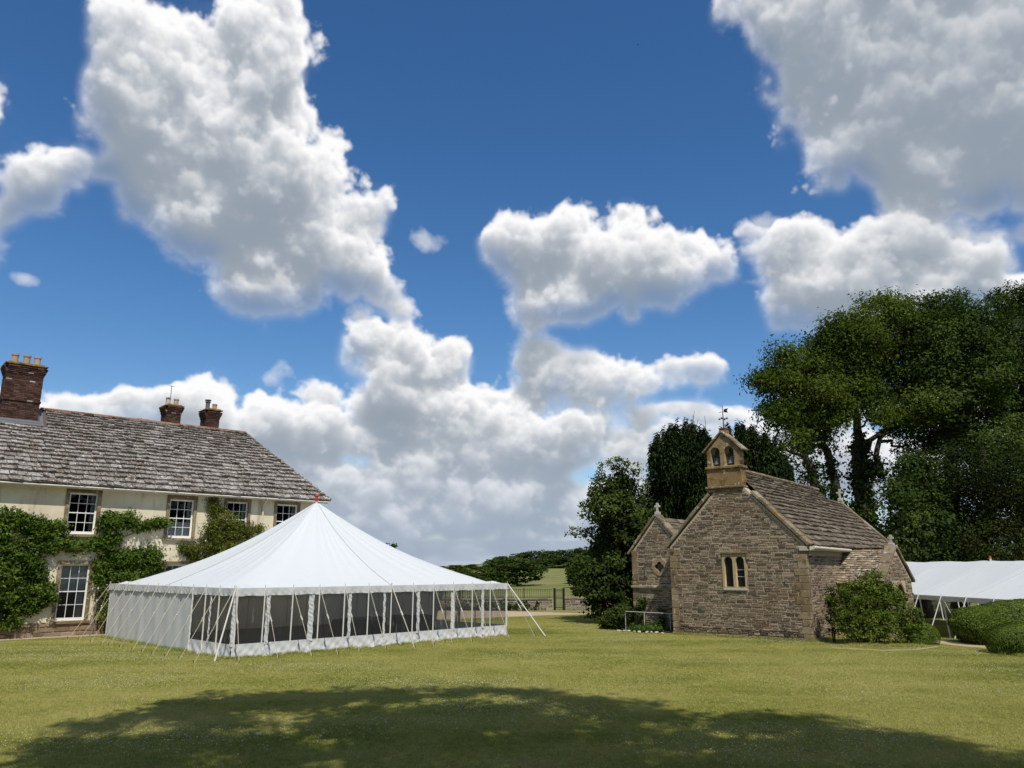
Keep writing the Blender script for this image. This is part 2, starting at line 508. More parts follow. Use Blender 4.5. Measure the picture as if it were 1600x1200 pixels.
simple('dark_cover', (.018, .018, .018), .5, noise=.3, nscale=8)
simple('floor_mat', (.085, .072, .052), .9, noise=.25, nscale=3)
simple('green_sheet', (.004, .13, .10), .5)
simple('rope', (.50, .45, .35), .85)
simple('grey_rope', (.42, .42, .41), .8)
simple('pole_white', (.66, .645, .60), .45, noise=.08, nscale=5)
simple('rail_paint', (.46, .46, .44), .5, noise=.2, nscale=8)
simple('pole_steel', (.48, .48, .47), .4, metal=.4)
simple('curtain', (.62, .60, .56), .9)
simple('blind', (.52, .52, .52), .9)
simple('bird_feather', (.02, .02, .022), .8)
simple('bark', (.045, .036, .027), .95, noise=.35, nscale=9, bump=.03)
simple('pale_bark', (.17, .145, .115), .95, noise=.3, nscale=9, bump=.02)
simple('pale_flower', (.80, .78, .74), .7)
simple('clover_flower', (.60, .575, .42), .8)

# cream limewashed render, with tide marks and worn patches
m, t, bs = new_mat('cream_render')
p_ = geo_pos(t)
f1, f2 = t.noise(p_, .9, 6, .6), t.noise(p_, 5, 6, .65)
c_ = t.mix(t.smooth(f1, .38, .66), (.74, .66, .475), (.63, .545, .38))
c_ = t.mix(t.smooth(f2, .58, .72), c_, (.72, .67, .53))
vo_ = t.n('ShaderNodeMapping')
vo_.inputs['Scale'].default_value = (2.2, 2.2, .25)
t.link(p_, vo_.inputs[0])
c_ = t.mix(t.m('MULTIPLY', t.smooth(t.noise(vo_.outputs[0], 1.6, 5, .6), .53, .70), .75), c_, (.46, .38, .255))
t.link(c_, bs.inputs['Base Color'])
bs.inputs['Roughness'].default_value = .95
bs.inputs['Specular IOR Level'].default_value = .1
set_bump(t, bs, f2, .35, .02)

# window glass: dark, glossy
m, t, bs = new_mat('window_glass')
bs.inputs['Base Color'].default_value = (.012, .013, .014, 1)
bs.inputs['Roughness'].default_value = .04
bs.inputs['Specular IOR Level'].default_value = .5
m, t, bs = new_mat('leaded_glass')
bs.inputs['Base Color'].default_value = (.014, .016, .016, 1)
bs.inputs['Roughness'].default_value = .25
tc_ = t.n('ShaderNodeTexCoord')

# marquee fabrics


def canvas(name, col, trans, rough=.55, scale=1.0):
    m, t, bs = new_mat(name)
    nt = m.node_tree
    pos = geo_pos(t)
    f = t.noise(pos, 1.2 * scale, 5, .6)
    d = t.noise(pos, 4.0 * scale, 6, .7)
    c = t.mix(t.m('MULTIPLY', t.smooth(d, .56, .76), .35), (*col, 1), tuple(x * .78 for x in col))
    t.link(c, bs.inputs['Base Color'])
    bs.inputs['Roughness'].default_value = rough
    bs.inputs['Specular IOR Level'].default_value = .35
    set_bump(t, bs, f, .25, .05)
    if trans:
        tr = t.n('ShaderNodeBsdfTranslucent')
        t.link(c, tr.inputs[0])
        ms = t.n('ShaderNodeMixShader')
        ms.inputs[0].default_value = trans
        t.link(bs.outputs[0], ms.inputs[1])
        t.link(tr.outputs[0], ms.inputs[2])
        t.link(ms.outputs[0], nt.nodes['Material Output'].inputs[0])
    return m


canvas('canvas_roof', (.625, .65, .65), .07)
canvas('canvas_wall', (.68, .685, .675), .16)
m, t, bs = new_mat('clear_plastic')
tr = t.n('ShaderNodeBsdfTransparent')
tr.inputs[0].default_value = (.80, .81, .79, 1)
gl = t.n('ShaderNodeBsdfGlossy')
gl.inputs['Roughness'].default_value = .07
gl.inputs['Color'].default_value = (.9, .9, .9, 1)
df = t.n('ShaderNodeBsdfDiffuse')
df.inputs[0].default_value = (.5, .5, .48, 1)
cr_ = t.noise(geo_pos(t), 1.7, 4, .6, dist=2.5)
bmp = t.n('ShaderNodeBump')
bmp.inputs['Strength'].default_value = .9
bmp.inputs['Distance'].default_value = .10
t.link(cr_, bmp.inputs['Height'])
t.link(bmp.outputs[0], gl.inputs['Normal'])
a1, a2 = t.n('ShaderNodeMixShader'), t.n('ShaderNodeMixShader')
fr_ = t.n('ShaderNodeFresnel')
fr_.inputs[0].default_value = 1.30
t.link(fr_.outputs[0], a1.inputs[0])
t.link(tr.outputs[0], a1.inputs[1])
t.link(gl.outputs[0], a1.inputs[2])
mp_ = t.n('ShaderNodeMapping')
mp_.inputs['Rotation'].default_value = (R(35), R(40), R(20))
mp_.inputs['Scale'].default_value = (.55, 6.0, 1.1)
t.link(geo_pos(t), mp_.inputs[0])
t.link(t.m('MULTIPLY_ADD', t.smooth(t.noise(mp_.outputs[0], 1.5, 4, .6), .60, .74), .17, .045), a2.inputs[0])  # pale diffuse streaks painted in as highlights along the creases
t.link(a1.outputs[0], a2.inputs[1])
t.link(df.outputs[0], a2.inputs[2])
t.link(a2.outputs[0], m.node_tree.nodes['Material Output'].inputs[0])


def leaf_mat(name, dark, mid, light, trans=.28, gloss=.06, nscale=.9):
    m, t, bs = new_mat(name)
    nt = m.node_tree
    tint = t.n('ShaderNodeAttribute', attribute_name='tint').outputs['Fac']
    nz = t.noise(geo_pos(t), nscale, 3, .6)
    k = t.m('ADD', t.m('MULTIPLY', tint, .6), t.m('MULTIPLY', nz, .4))
    c = t.ramp(k, [(.15, dark), (.5, mid), (.85, light)])
    d = t.n('ShaderNodeBsdfDiffuse')
    tl = t.n('ShaderNodeBsdfTranslucent')
    t.link(c, d.inputs[0])
    t.link(t.mix(1.0, c, (1.0, 1.12, .55), 'MULTIPLY'), tl.inputs[0])
    m1 = t.n('ShaderNodeMixShader')
    m1.inputs[0].default_value = trans
    t.link(d.outputs[0], m1.inputs[1])
    t.link(tl.outputs[0], m1.inputs[2])
    t.link(m1.outputs[0], nt.nodes['Material Output'].inputs[0])
    nt.nodes.remove(bs)
    return m


leaf_mat('ash_leaf', (.022, .040, .008), (.064, .094, .016), (.135, .168, .032), trans=.30)
leaf_mat('ivy_leaf', (.014, .026, .007), (.038, .058, .013), (.095, .125, .028), trans=.18)
leaf_mat('evergreen_leaf', (.008, .014, .005), (.020, .032, .009), (.058, .074, .019), trans=.10)
leaf_mat('yew_leaf', (.007, .015, .005), (.020, .036, .010), (.056, .082, .022), trans=.06)
leaf_mat('wood_leaf', (.022, .040, .011), (.052, .080, .019), (.10, .132, .032), trans=.22)
leaf_mat('wisteria_leaf', (.026, .050, .008), (.072, .122, .018), (.17, .235, .045))
leaf_mat('rose_leaf', (.045, .060, .010), (.125, .145, .028), (.23, .25, .065))
leaf_mat('bush_leaf', (.030, .050, .008), (.105, .145, .024), (.23, .28, .065))
leaf_mat('box_leaf', (.034, .062, .010), (.092, .142, .022), (.20, .255, .045), nscale=2.2, trans=.15)
leaf_mat('pale_leaf', (.06, .075, .025), (.13, .155, .05), (.22, .25, .10))
leaf_mat('plant_leaf', (.03, .06, .012), (.08, .125, .025), (.16, .21, .045))
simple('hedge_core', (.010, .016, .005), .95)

# lawn: dry olive grass with greener and worn patches


def lawn_colour(t, pos, tint=None):
    big = t.noise(pos, .16, 4, .55)
    mid = t.noise(pos, .9, 5, .6)
    st = t.n('ShaderNodeMapping')
    st.inputs['Rotation'].default_value = (0, 0, R(8))
    st.inputs['Scale'].default_value = (.05, .55, 1)
    t.link(pos, st.inputs[0])
    band = t.noise(st.outputs[0], 1.0, 3, .5)
    k = t.m('ADD', t.m('MULTIPLY', big, .46), t.m('MULTIPLY', mid, .26))
    k = t.m('ADD', k, t.m('MULTIPLY', band, .30))
    tuft = t.noise(pos, 7.5, 3, .7)
    k = t.m('ADD', k, t.m('MULTIPLY', t.m('SUBTRACT', tuft, .5), .34))
    if tint is not None:
        k = t.m('ADD', k, t.m('MULTIPLY', t.m('SUBTRACT', tint, .5), .20))
    return t.ramp(k, [(.36, (.205, .245, .052)), (.47, (.365, .365, .094)), (.56, (.48, .45, .145)), (.70, (.52, .475, .185))])


m, t, bs = new_mat('lawn')
p_ = geo_pos(t)
c_ = lawn_colour(t, p_)
fine = t.noise(p_, 55, 3, .7)
c_ = t.mix(.6, c_, t.ramp(fine, [(.3, .25), (.7, .72)]), 'OVERLAY')
c_ = t.mix(1.0, c_, (.50, .49, .47), 'MULTIPLY')          # thatch and soil, darkened to paint in the shade between the blades
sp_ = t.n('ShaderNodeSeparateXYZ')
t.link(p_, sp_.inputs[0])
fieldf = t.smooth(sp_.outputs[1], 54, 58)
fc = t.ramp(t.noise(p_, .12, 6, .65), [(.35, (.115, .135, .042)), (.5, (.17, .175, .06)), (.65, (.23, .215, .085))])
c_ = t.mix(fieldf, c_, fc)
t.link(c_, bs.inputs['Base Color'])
bs.inputs['Roughness'].default_value = 1
bs.inputs['Specular IOR Level'].default_value = .05
set_bump(t, bs, fine, .8, .04)

m, t, bs = new_mat('grass_blade')
nt = m.node_tree
at_ = t.n('ShaderNodeAttribute', attribute_name='tint').outputs['Fac']
c_ = lawn_colour(t, geo_pos(t), at_)
d_, tl_ = t.n('ShaderNodeBsdfDiffuse'), t.n('ShaderNodeBsdfTranslucent')
t.link(c_, d_.inputs[0])
t.link(c_, tl_.inputs[0])
ms = t.n('ShaderNodeMixShader')
ms.inputs[0].default_value = .3
t.link(d_.outputs[0], ms.inputs[1])
t.link(tl_.outputs[0], ms.inputs[2])
t.link(ms.outputs[0], nt.nodes['Material Output'].inputs[0])
nt.nodes.remove(bs)

m, t, bs = new_mat('gravel')
p_ = geo_pos(t)
vg = t.n('ShaderNodeTexVoronoi')
vg.inputs['Scale'].default_value = 38
t.link(p_, vg.inputs['Vector'])
c_ = t.mix(t.noise(p_, .7, 5, .6), (.36, .265, .16), (.50, .39, .26))
c_ = t.mix(.35, c_, vg.outputs['Color'], 'OVERLAY')
t.link(c_, bs.inputs['Base Color'])
bs.inputs['Roughness'].default_value = .95
set_bump(t, bs, vg.outputs['Distance'], .7, .02)
simple('paving', (.30, .265, .14), .9, noise=.25, nscale=8, bump=.01)

# ------------------------------------------------------------------ mesh helpers


def link(o, parent=None):
    COL.objects.link(o)
    if parent is not None:
        o.parent = parent
    return o


def tag(o, label=None, cat=None, group=None, kind=None):
    if label:
        o['label'] = label
    if cat:
        o['category'] = cat
    if group:
        o['group'] = group
    if kind:
        o['kind'] = kind
    return o


def thing(name, label, cat, loc=(0, 0, 0), rz=0.0, group=None):
    o = bpy.data.objects.new(name, None)
    o.empty_display_size = .3
    o.location = loc
    o.rotation_euler = (0, 0, rz)
    link(o)
    return tag(o, label, cat, group)


def raw_mesh(name, verts, faces, mats, smooth=False, tint=None, mat_idx=None):
    """verts (n,3); faces list of tuples or an (m,k) array"""
    me = bpy.data.meshes.new(name)
    verts = np.asarray(verts, np.float32)
    if isinstance(faces, np.ndarray):
        mf, k = faces.shape
        me.vertices.add(len(verts))
        me.vertices.foreach_set('co', verts.ravel())
        me.loops.add(mf * k)
        me.loops.foreach_set('vertex_index', faces.astype(np.int32).ravel())
        me.polygons.add(mf)
        me.polygons.foreach_set('loop_start', np.arange(0, mf * k, k, dtype=np.int32))
        me.update(calc_edges=True)
    else:
        me.from_pydata(verts.tolist(), [], faces)
        me.update()
    if not isinstance(mats, (list, tuple)):
        mats = [mats]
    for mm in mats:
        me.materials.append(MAT[mm] if isinstance(mm, str) else mm)
    if smooth:
        me.polygons.foreach_set('use_smooth', [True] * len(me.polygons))
    if mat_idx is not None:
        me.polygons.foreach_set('material_index', np.asarray(mat_idx, np.int32))
    if tint is not None:
        a = me.attributes.new('tint', 'FLOAT', 'FACE')
        a.data.foreach_set('value', np.asarray(tint, np.float32))
    me.validate()
    return me


def add(name, me, parent=None, kind=None, M=None):
    o = bpy.data.objects.new(name, me)
    link(o, parent)
    if M is not None:
        o.matrix_basis = M
    if kind:
        o['kind'] = kind
    return o


class MB:
    """collects boxes, tubes and sheets into one mesh"""

    def __init__(self):
        self.v, self.f, self.t = [], [], []

    def _push(self, vs, fs, tint=None):
        b = len(self.v)
        self.v += [tuple(map(float, p)) for p in vs]
        self.f += [tuple(b + i for i in q) for q in fs]
        tt = random.random() if tint is None else tint
        self.t += [tt] * len(fs)

    def box(self, x0, x1, y0, y1, z0, z1, M=None, tint=None, bev=0.0):
        b = bev
        if b:
            vs = []
            for z, i in ((z0, b), (z0 + b, 0), (z1 - b, 0), (z1, b)):
                vs += [(x0 + i, y0 + i, z), (x1 - i, y0 + i, z), (x1 - i, y1 - i, z), (x0 + i, y1 - i, z)]
            fs = [(3, 2, 1, 0), (12, 13, 14, 15)]
            for k in range(3):
                for j in range(4):
                    a, c = k * 4 + j, k * 4 + (j + 1) % 4
                    fs.append((a, c, c + 4, a + 4))
        else:
            vs = [(x0, y0, z0), (x1, y0, z0), (x1, y1, z0), (x0, y1, z0), (x0, y0, z1), (x1, y0, z1), (x1, y1, z1), (x0, y1, z1)]
            fs = [(3, 2, 1, 0), (4, 5, 6, 7), (0, 1, 5, 4), (1, 2, 6, 5), (2, 3, 7, 6), (3, 0, 4, 7)]
        if M is not None:
            vs = [tuple(M @ Vector(p)) for p in vs]
        self._push(vs, fs, tint)
        return self

    def tube(self, pts, rad, sides=8, cap=True, tint=None):
        pts = [np.asarray(p, float) for p in pts]
        if not hasattr(rad, '__len__'):
            rad = [rad] * len(pts)
        vs, fs = [], []
        prev = None
        for i, p in enumerate(pts):
            a = pts[min(i + 1, len(pts) - 1)] - pts[max(i - 1, 0)]
            a = a / (np.linalg.norm(a) + 1e-9)
            ref = np.array([0, 0, 1.0]) if abs(a[2]) < .9 else np.array([1.0, 0, 0])
            if prev is not None:
                ref = prev
            x = ref - a * np.dot(ref, a)
            x /= np.linalg.norm(x) + 1e-9
            prev = x
            y = np.cross(a, x)
            for k in range(sides):
                an = 2 * math.pi * k / sides
                vs.append(p + rad[i] * (math.cos(an) * x + math.sin(an) * y))
        for i in range(len(pts) - 1):
            for k in range(sides):
                k2 = (k + 1) % sides
                fs.append((i * sides + k, i * sides + k2, (i + 1) * sides + k2, (i + 1) * sides + k))
        if cap:
            fs.append(tuple(range(sides - 1, -1, -1)))
            fs.append(tuple((len(pts) - 1) * sides + k for k in range(sides)))
        self._push(vs, fs, tint)
        return self

    def lathe(self, prof, c=(0, 0, 0), sides=16, tint=None, M=None):
        vs, fs = [], []
        for (r, z) in prof:
            for k in range(sides):
                an = 2 * math.pi * k / sides
                vs.append((c[0] + r * math.cos(an), c[1] + r * math.sin(an), c[2] + z))
        for i in range(len(prof) - 1):
            for k in range(sides):
                k2 = (k + 1) % sides
                fs.append((i * sides + k, i * sides + k2, (i + 1) * sides + k2, (i + 1) * sides + k))
        fs.append(tuple(range(sides - 1, -1, -1)))
        fs.append(tuple((len(prof) - 1) * sides + k for k in range(sides)))
        if M is not None:
            vs = [tuple(M @ Vector(p)) for p in vs]
        self._push(vs, fs, tint)
        return self

    def grid(self, fn, nu, nv, tint=None):
        vs = [fn(i / nu, j / nv) for j in range(nv + 1) for i in range(nu + 1)]
        fs = [(j * (nu + 1) + i, j * (nu + 1) + i + 1, (j + 1) * (nu + 1) + i + 1, (j + 1) * (nu + 1) + i) for j in range(nv) for i in range(nu)]
        self._push(vs, fs, tint)
        return self

    def poly(self, pts, tint=None):
        self._push(pts, [tuple(range(len(pts)))], tint)
        return self

    def build(self, name, mat, parent=None, smooth=False, kind=None, M=None):
        me = raw_mesh(name, self.v, self.f, mat, smooth, self.t)
        return add(name, me, parent, kind, M)


def frame(ox, oy, oz, rz=0.0):
    return Matrix.Translation((ox, oy, oz)) @ Matrix.Rotation(rz, 4, 'Z')


def slope_frame(o, u, v):
    """frame of a roof plane: X along the eave, Z up the slope, -Y out of the roof"""
    u, v = Vector(u).normalized(), Vector(v).normalized()
    n = v.cross(u) * -1
    n = u.cross(v)                                # outward when u runs right and v runs up, seen from outside
    M = Matrix.Identity(4)
    for i in range(3):
        M[i][0], M[i][1], M[i][2], M[i][3] = u[i], -n[i], v[i], o[i]
    return M


def plate(name, outer, holes, depth, M, mat, parent=None, kind=None):
    """an upright slab with real openings; outline in (along, up), front face on the frame's -Y side at y = 0"""
    cu = bpy.data.curves.new('outline', 'CURVE')
    cu.dimensions = '2D'
    cu.fill_mode = 'BOTH'
    cu.extrude = depth / 2
    for loop in [outer] + list(holes):
        sp = cu.splines.new('POLY')
        sp.points.add(len(loop) - 1)
        for p, q in zip(sp.points, loop):
            p.co = (q[0], q[1], 0, 1)
        sp.use_cyclic_u = True
    ob = bpy.data.objects.new('outline', cu)
    COL.objects.link(ob)
    bpy.context.view_layer.update()
    me = bpy.data.meshes.new_from_object(ob.evaluated_get(bpy.context.evaluated_depsgraph_get()))
    bpy.data.objects.remove(ob)
    bpy.data.curves.remove(cu)
    T = Matrix(((1, 0, 0, 0), (0, 0, -1, depth / 2), (0, 1, 0, 0), (0, 0, 0, 1)))
    me.transform(M @ T)
    me.materials.clear()
    me.materials.append(MAT[mat])
    me.name = name
    return add(name, me, parent, kind)


def arch(cx, z0, w, zs, rise, n=8, pointed=False):
    """opening outline: sill z0, springing zs, crown zs + rise"""
    pts = [(cx - w / 2, z0), (cx + w / 2, z0)]
    for i in range(n + 1):
        a = math.pi * i / n
        if pointed:
            x = math.cos(a)
            y = (1 - abs(x) ** 1.6) ** .75
        else:
            x, y = math.cos(a), math.sin(a)
        pts.append((cx + w / 2 * x, zs + rise * y))
    return pts


# ---- pieces: stones, bricks, slates ------------------------------------------------
def piece_variants(kind, mat, n=6):
    out = []
    for k in range(n):
        r = np.random.default_rng(100 + k)
        if kind == 'stone':                       # rough face: inset front rectangle, wobbling corners
            j = lambda s: r.uniform(-s, s)
            back = [(-.5, 0, -.5), (.5, 0, -.5), (.5, 0, .5), (-.5, 0, .5)]
            mid = [(x + j(.03), -.62 + j(.1), z + j(.06)) for x, _, z in back]
            fr = [(x * .86 + j(.04), -1 + j(.22), z * .74 + j(.08)) for x, _, z in back]
            vs = back + mid + fr
            fs = [(8, 9, 10, 11)]
            for a in (0, 4):
                for i in range(4):
                    i2 = (i + 1) % 4
                    fs.append((a + i, a + i2, a + 4 + i2, a + 4 + i))
        elif kind == 'brick':
            vs = [(-.5, 0, -.5), (.5, 0, -.5), (.5, 0, .5), (-.5, 0, .5), (-.49, -1, -.48), (.49, -1, -.48), (.49, -1, .48), (-.49, -1, .48)]
            fs = [(4, 5, 6, 7), (0, 1, 5, 4), (1, 2, 6, 5), (2, 3, 7, 6), (3, 0, 4, 7)]
        else:                                     # slate: thick chipped lower edge, tapering up under the next course
            j = lambda s: r.uniform(-s, s)
            m_ = .05 + j(.25)
            e = [j(.05), j(.07), j(.05)]
            vs = [(-.5, -.25, -.5 + e[0]), (m_, -.25, -.5 + e[1]), (.5, -.25, -.5 + e[2]),
                  (-.5 + .02, -1 + j(.12), -.5 + e[0] + .03), (m_, -1 + j(.15), -.5 + e[1] + .03), (.48, -1 + j(.12), -.5 + e[2] + .03),
                  (-.49, -.12 + j(.1), .5), (.49, -.12 + j(.1), .5), (-.5, .1, .5), (.5, .1, .5)]
            fs = [(3, 4, 7, 6), (4, 5, 7), (0, 1, 4, 3), (1, 2, 5, 4), (0, 3, 6, 8), (2, 9, 7, 5), (6, 7, 9, 8)]
        me = raw_mesh(kind, vs, fs, mat, False, [0.0] * len(fs))
        out.append((me, np.array(vs), fs))
    return out


_PV = {}


def pieces(parent, jobs, kind, mat, name, joined_name, n_single, world):
    """jobs: (frame, u, z, w, h, depth, roll). The n_single that show largest become objects, the rest one mesh."""
    key = (kind, mat)
    if key not in _PV:
        _PV[key] = piece_variants(kind, mat)
    PV = _PV[key]
    size = []
    for (F, u, z, w, h, d, roll) in jobs:
        c = world @ (F @ Vector((u, 0, z)))
        nrm = (world.to_3x3() @ F.to_3x3()) @ Vector((0, -1, 0))
        to = Vector((0, 0, CAM_H)) - c
        pu, pv = proj(np.array(c))
        inside = -10 < pu < 1610 and -10 < pv < 1210 and c.y > 0
        size.append(w * h * max(0, nrm.dot(to.normalized())) / to.length_squared if inside else 0)
    order = np.argsort(size)[::-1]
    single = set(int(i) for i in order[:n_single] if size[int(i)] > 0)
    vs, fs, tint = [], [], []
    for i, (F, u, z, w, h, d, roll) in enumerate(jobs):
        k = random.randrange(len(PV))
        L = F @ Matrix.Translation((u, 0, z)) @ Matrix.Rotation(roll, 4, 'Y') @ Matrix.Diagonal((w, d, h, 1))
        if i in single:
            o = bpy.data.objects.new(name, PV[k][0])
            COL.objects.link(o)
            o.parent = parent
            o.matrix_basis = L
        else:
            A = np.array(L)
            b = len(vs)
            vs.extend((PV[k][1] @ A[:3, :3].T + A[:3, 3]).tolist())
            fs.extend(tuple(b + q for q in f) for f in PV[k][2])
            tint += [random.random()] * len(PV[k][2])
    if vs:
        add(joined_name, raw_mesh(joined_name, vs, fs, mat, False, tint), parent, 'stuff')


def coursed(span, z0, z1, hmin, hmax, lmin, lmax, gap=.03, cuts=(), proud=(.008, .026), roll=.03):
    """courses of stones; span(z) gives (u0, u1); cuts are (u0, u1, z0, z1) openings"""
    out, z = [], z0
    while z < z1 - hmin * .5:
        h = min(random.uniform(hmin, hmax), z1 - z)
        a, b = span(z + h * .5)
        segs = [(a, b)]
        for (c0, c1, d0, d1) in cuts:
            if z + h > d0 and z < d1:
                ns = []
                for s in segs:
                    if c1 <= s[0] or c0 >= s[1]:
                        ns.append(s)
                    else:
                        if c0 - s[0] > .04:
                            ns.append((s[0], c0))
                        if s[1] - c1 > .04:
                            ns.append((c1, s[1]))
                segs = ns
        for (s0, s1) in segs:
            u = s0
            while u < s1 - .03:
                l = random.uniform(lmin, lmax)
                if s1 - u - l < lmin * .6:
                    l = s1 - u
                if l > lmax * 1.5:
                    l *= .5
                hh = h
                if h > hmin * 1.5 and random.random() < .22:      # two thin stones in one course
                    f = random.uniform(.4, .6)
                    out.append((u + l / 2, z + h * f / 2, l - gap, h * f - gap * .8, random.uniform(*proud), random.uniform(-roll, roll)))
                    out.append((u + l / 2, z + h * (1 + f) / 2, l - gap, h * (1 - f) - gap * .8, random.uniform(*proud), random.uniform(-roll, roll)))
                else:
                    out.append((u + l / 2 + random.uniform(-.004, .004), z + hh / 2 + random.uniform(-.005, .005), l - gap, hh - gap * random.uniform(.7, 1.3), random.uniform(*proud), random.uniform(-roll, roll)))
                u += l
        z += h
    return out


def slate_rows(span, v1, e0, e1, wmin, wmax, thick=(.03, .055), cuts=()):
    """slates from eave (v=0) to ridge (v=v1), courses shrinking from e0 to e1"""
    out, v = [], -.05
    while v < v1 - .05:
        e = e0 + (e1 - e0) * max(0, v) / v1
        a, b = span(v + e / 2)
        u = a - random.uniform(0, wmax * .5)
        while u < b:
            w = random.uniform(wmin, wmax)
            c0, c1 = max(a, u), min(b, u + w)
            u += w
            if c1 - c0 < .05:
                continue
            hh = e * 1.45
            if any(c0 < q[1] and c1 > q[0] and v < q[3] and v + e > q[2] for q in cuts):
                continue
            out.append(((c0 + c1) / 2, v + hh / 2 + random.uniform(-.018, .018), c1 - c0 - .012, hh, random.uniform(*thick), random.uniform(-.022, .022)))
        v += e
    return out


# ---- foliage -----------------------------------------------------------------------
def leaf_mesh(name, C, size, mat, aspect=.55, up=None, outward=None, spread=1.0, seed=1, fold=.12, tint=None):
    """one folded leaf-shaped quad per centre"""
    r = np.random.default_rng(seed)
    n = len(C)
    nrm = r.normal(size=(n, 3)) * spread
    if outward is not None:
        nrm += outward
    nrm += np.array([0, 0, .55])
    nrm /= np.linalg.norm(nrm, axis=1, keepdims=True) + 1e-9
    a = r.normal(size=(n, 3))
    if up is not None:
        a = a * .35 + np.asarray(up)
    a -= nrm * np.sum(a * nrm, axis=1, keepdims=True)
    a /= np.linalg.norm(a, axis=1, keepdims=True) + 1e-9
    b = np.cross(nrm, a)
    s = (size * r.uniform(.6, 1.35, n))[:, None]
    v = np.empty((n, 4, 3))
    v[:, 0] = C - a * s * .5
    v[:, 1] = C + b * s * aspect * .5 + nrm * s * fold - a * s * .08
    v[:, 2] = C + a * s * .5 - nrm * s * fold * .6
    v[:, 3] = C - b * s * aspect * .5 + nrm * s * fold - a * s * .08
    f = np.arange(n * 4).reshape(n, 4)
    tt = r.uniform(0, 1, n) if tint is None else np.clip(tint + r.normal(size=n) * .12, 0, 1)
    return raw_mesh(name, v.reshape(-1, 3), f, mat, False, tt)


def puff_points(puffs, n, seed=1, shell=.45, clump=0.0, per=26, loose=.28):
    """n points spread through ellipsoids (x, y, z, rx, ry, rz[, weight]); returns points, outward, per-point tint"""
    r = np.random.default_rng(seed)
    P = np.array([p[:6] for p in puffs], float)
    wgt = np.array([(p[6] if len(p) > 6 else 1.0) for p in puffs]) * (P[:, 3] * P[:, 4] + P[:, 3] * P[:, 5] + P[:, 4] * P[:, 5])
    k = r.choice(len(P), n, p=wgt / wgt.sum())
    d = r.normal(size=(n, 3))
    d /= np.linalg.norm(d, axis=1, keepdims=True)
    rad = (shell + (1 - shell) * r.uniform(0, 1, n) ** .6) * (1 + .13 * r.normal(size=n))
    base = r.uniform(.25, .75, len(P))
    tint = base[k]
    pts = P[k, :3] + d * P[k, 3:6] * rad[:, None]
    if clump:                                      # gather the leaves into sprays
        m = max(8, n // per)
        sel = r.choice(n, m, replace=False)
        cen = pts[sel]
        j = r.integers(0, m, n)
        off = r.normal(size=(n, 3)) * clump
        off[:, 2] *= .6
        pts2 = cen[j] + off
        keep = r.uniform(0, 1, n) > loose
        pts = np.where(keep[:, None], pts2, pts)
        d = np.where(keep[:, None], d[sel][j], d)
        st = r.uniform(-.3, .3, m)
        tint = np.where(keep, tint[sel][j] + st[j], tint)
    return pts, d, tint


def limb(mb, a, b, r0, r1, wob=.06, n=5, sides=7):
    a, b = np.asarray(a, float), np.asarray(b, float)
    L = np.linalg.norm(b - a)
    pts = []
    for i in range(n + 1):
        f = i / n
        p = a + (b - a) * f
        if 0 < i < n:
            p = p + rng.normal(size=3) * L * wob * np.array([1, 1, .5])
        pts.append(p)
    mb.tube(pts, [r0 + (r1 - r0) * i / n for i in range(n + 1)], sides)
    return pts


# ------------------------------------------------------------------ ground


def sstep(x):
    x = np.clip(x, 0, 1)
    return x * x * (3 - 2 * x)


def ground_h(x, y):
    x, y = np.asarray(x, float), np.asarray(y, float)
    dip = -.62 * sstep((x - 15.6) / 4.5) * sstep((y - 29.5) / 8) * (1 - sstep((y - 90) / 60))
    az = np.degrees(np.arctan2(x, np.maximum(y, .1)))
    side = .35 + .65 * sstep((az + 7) / 14)
    rise = .013 * np.clip(y - 58, 0, 1e9) * (y < 1e9)
    rise = np.minimum(rise, 1.9) + .032 * np.clip(y - 215, 0, 260) 
    return dip + rise * side * (y > 0)


rad = np.concatenate([np.linspace(0, 70, 71), np.geomspace(74, 4500, 70)])
ang = np.linspace(0, 2 * math.pi, 181)[:-1]
gx = np.outer(rad, np.sin(ang))
gy = np.outer(rad, np.cos(ang))
gz = ground_h(gx, gy)
nr, na = gx.shape
gv = np.stack([gx, gy, gz], -1).reshape(-1, 3)
ii, jj = np.meshgrid(np.arange(nr - 1), np.arange(na), indexing='ij')
gf = np.stack([ii * na + jj, (ii + 1) * na + jj, (ii + 1) * na + (jj + 1) % na, ii * na + (jj + 1) % na], -1).reshape(-1, 4)[:, ::-1]
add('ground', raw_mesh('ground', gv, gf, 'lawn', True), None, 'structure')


def sheet(name, pts, mat, z, kind='structure', sub=None):
    mb = MB()
    mb.poly([(p[0], p[1], z) for p in pts])
    return mb.build(name, mat, None, kind=kind)


def gpt(u, v):
    d = ray(u, v)
    k = -CAM_H / d[2]
    return CAMV + d * k


def band(name, left, right, mat, z, wob=.06, n=10):
    """a strip of loose surface between two polylines, with an uneven edge, built as a shallow crowned sheet"""
    def dense(pl):
        out = []
        for a, b in zip(pl[:-1], pl[1:]):
            for i in range(n):
                f = i / n
                out.append((a[0] + (b[0] - a[0]) * f + random.uniform(-wob, wob), a[1] + (b[1] - a[1]) * f + random.uniform(-wob, wob)))
        out.append((pl[-1][0], pl[-1][1]))
        return out
    A, B = dense(left), dense(right)
    vs = [(p[0], p[1], float(ground_h(p[0], p[1])) + z) for p in A] + [(p[0], p[1], float(ground_h(p[0], p[1])) + z) for p in B]
    k = len(A)
    fs = [(i, i + 1, k + i + 1, k + i) for i in range(k - 1)]
    me = raw_mesh(name, vs, fs, mat)
    o = add(name, me, None, 'structure')
    for pg in me.polygons:
        if pg.normal.z < 0:
            me.flip_normals()
            break
    return o


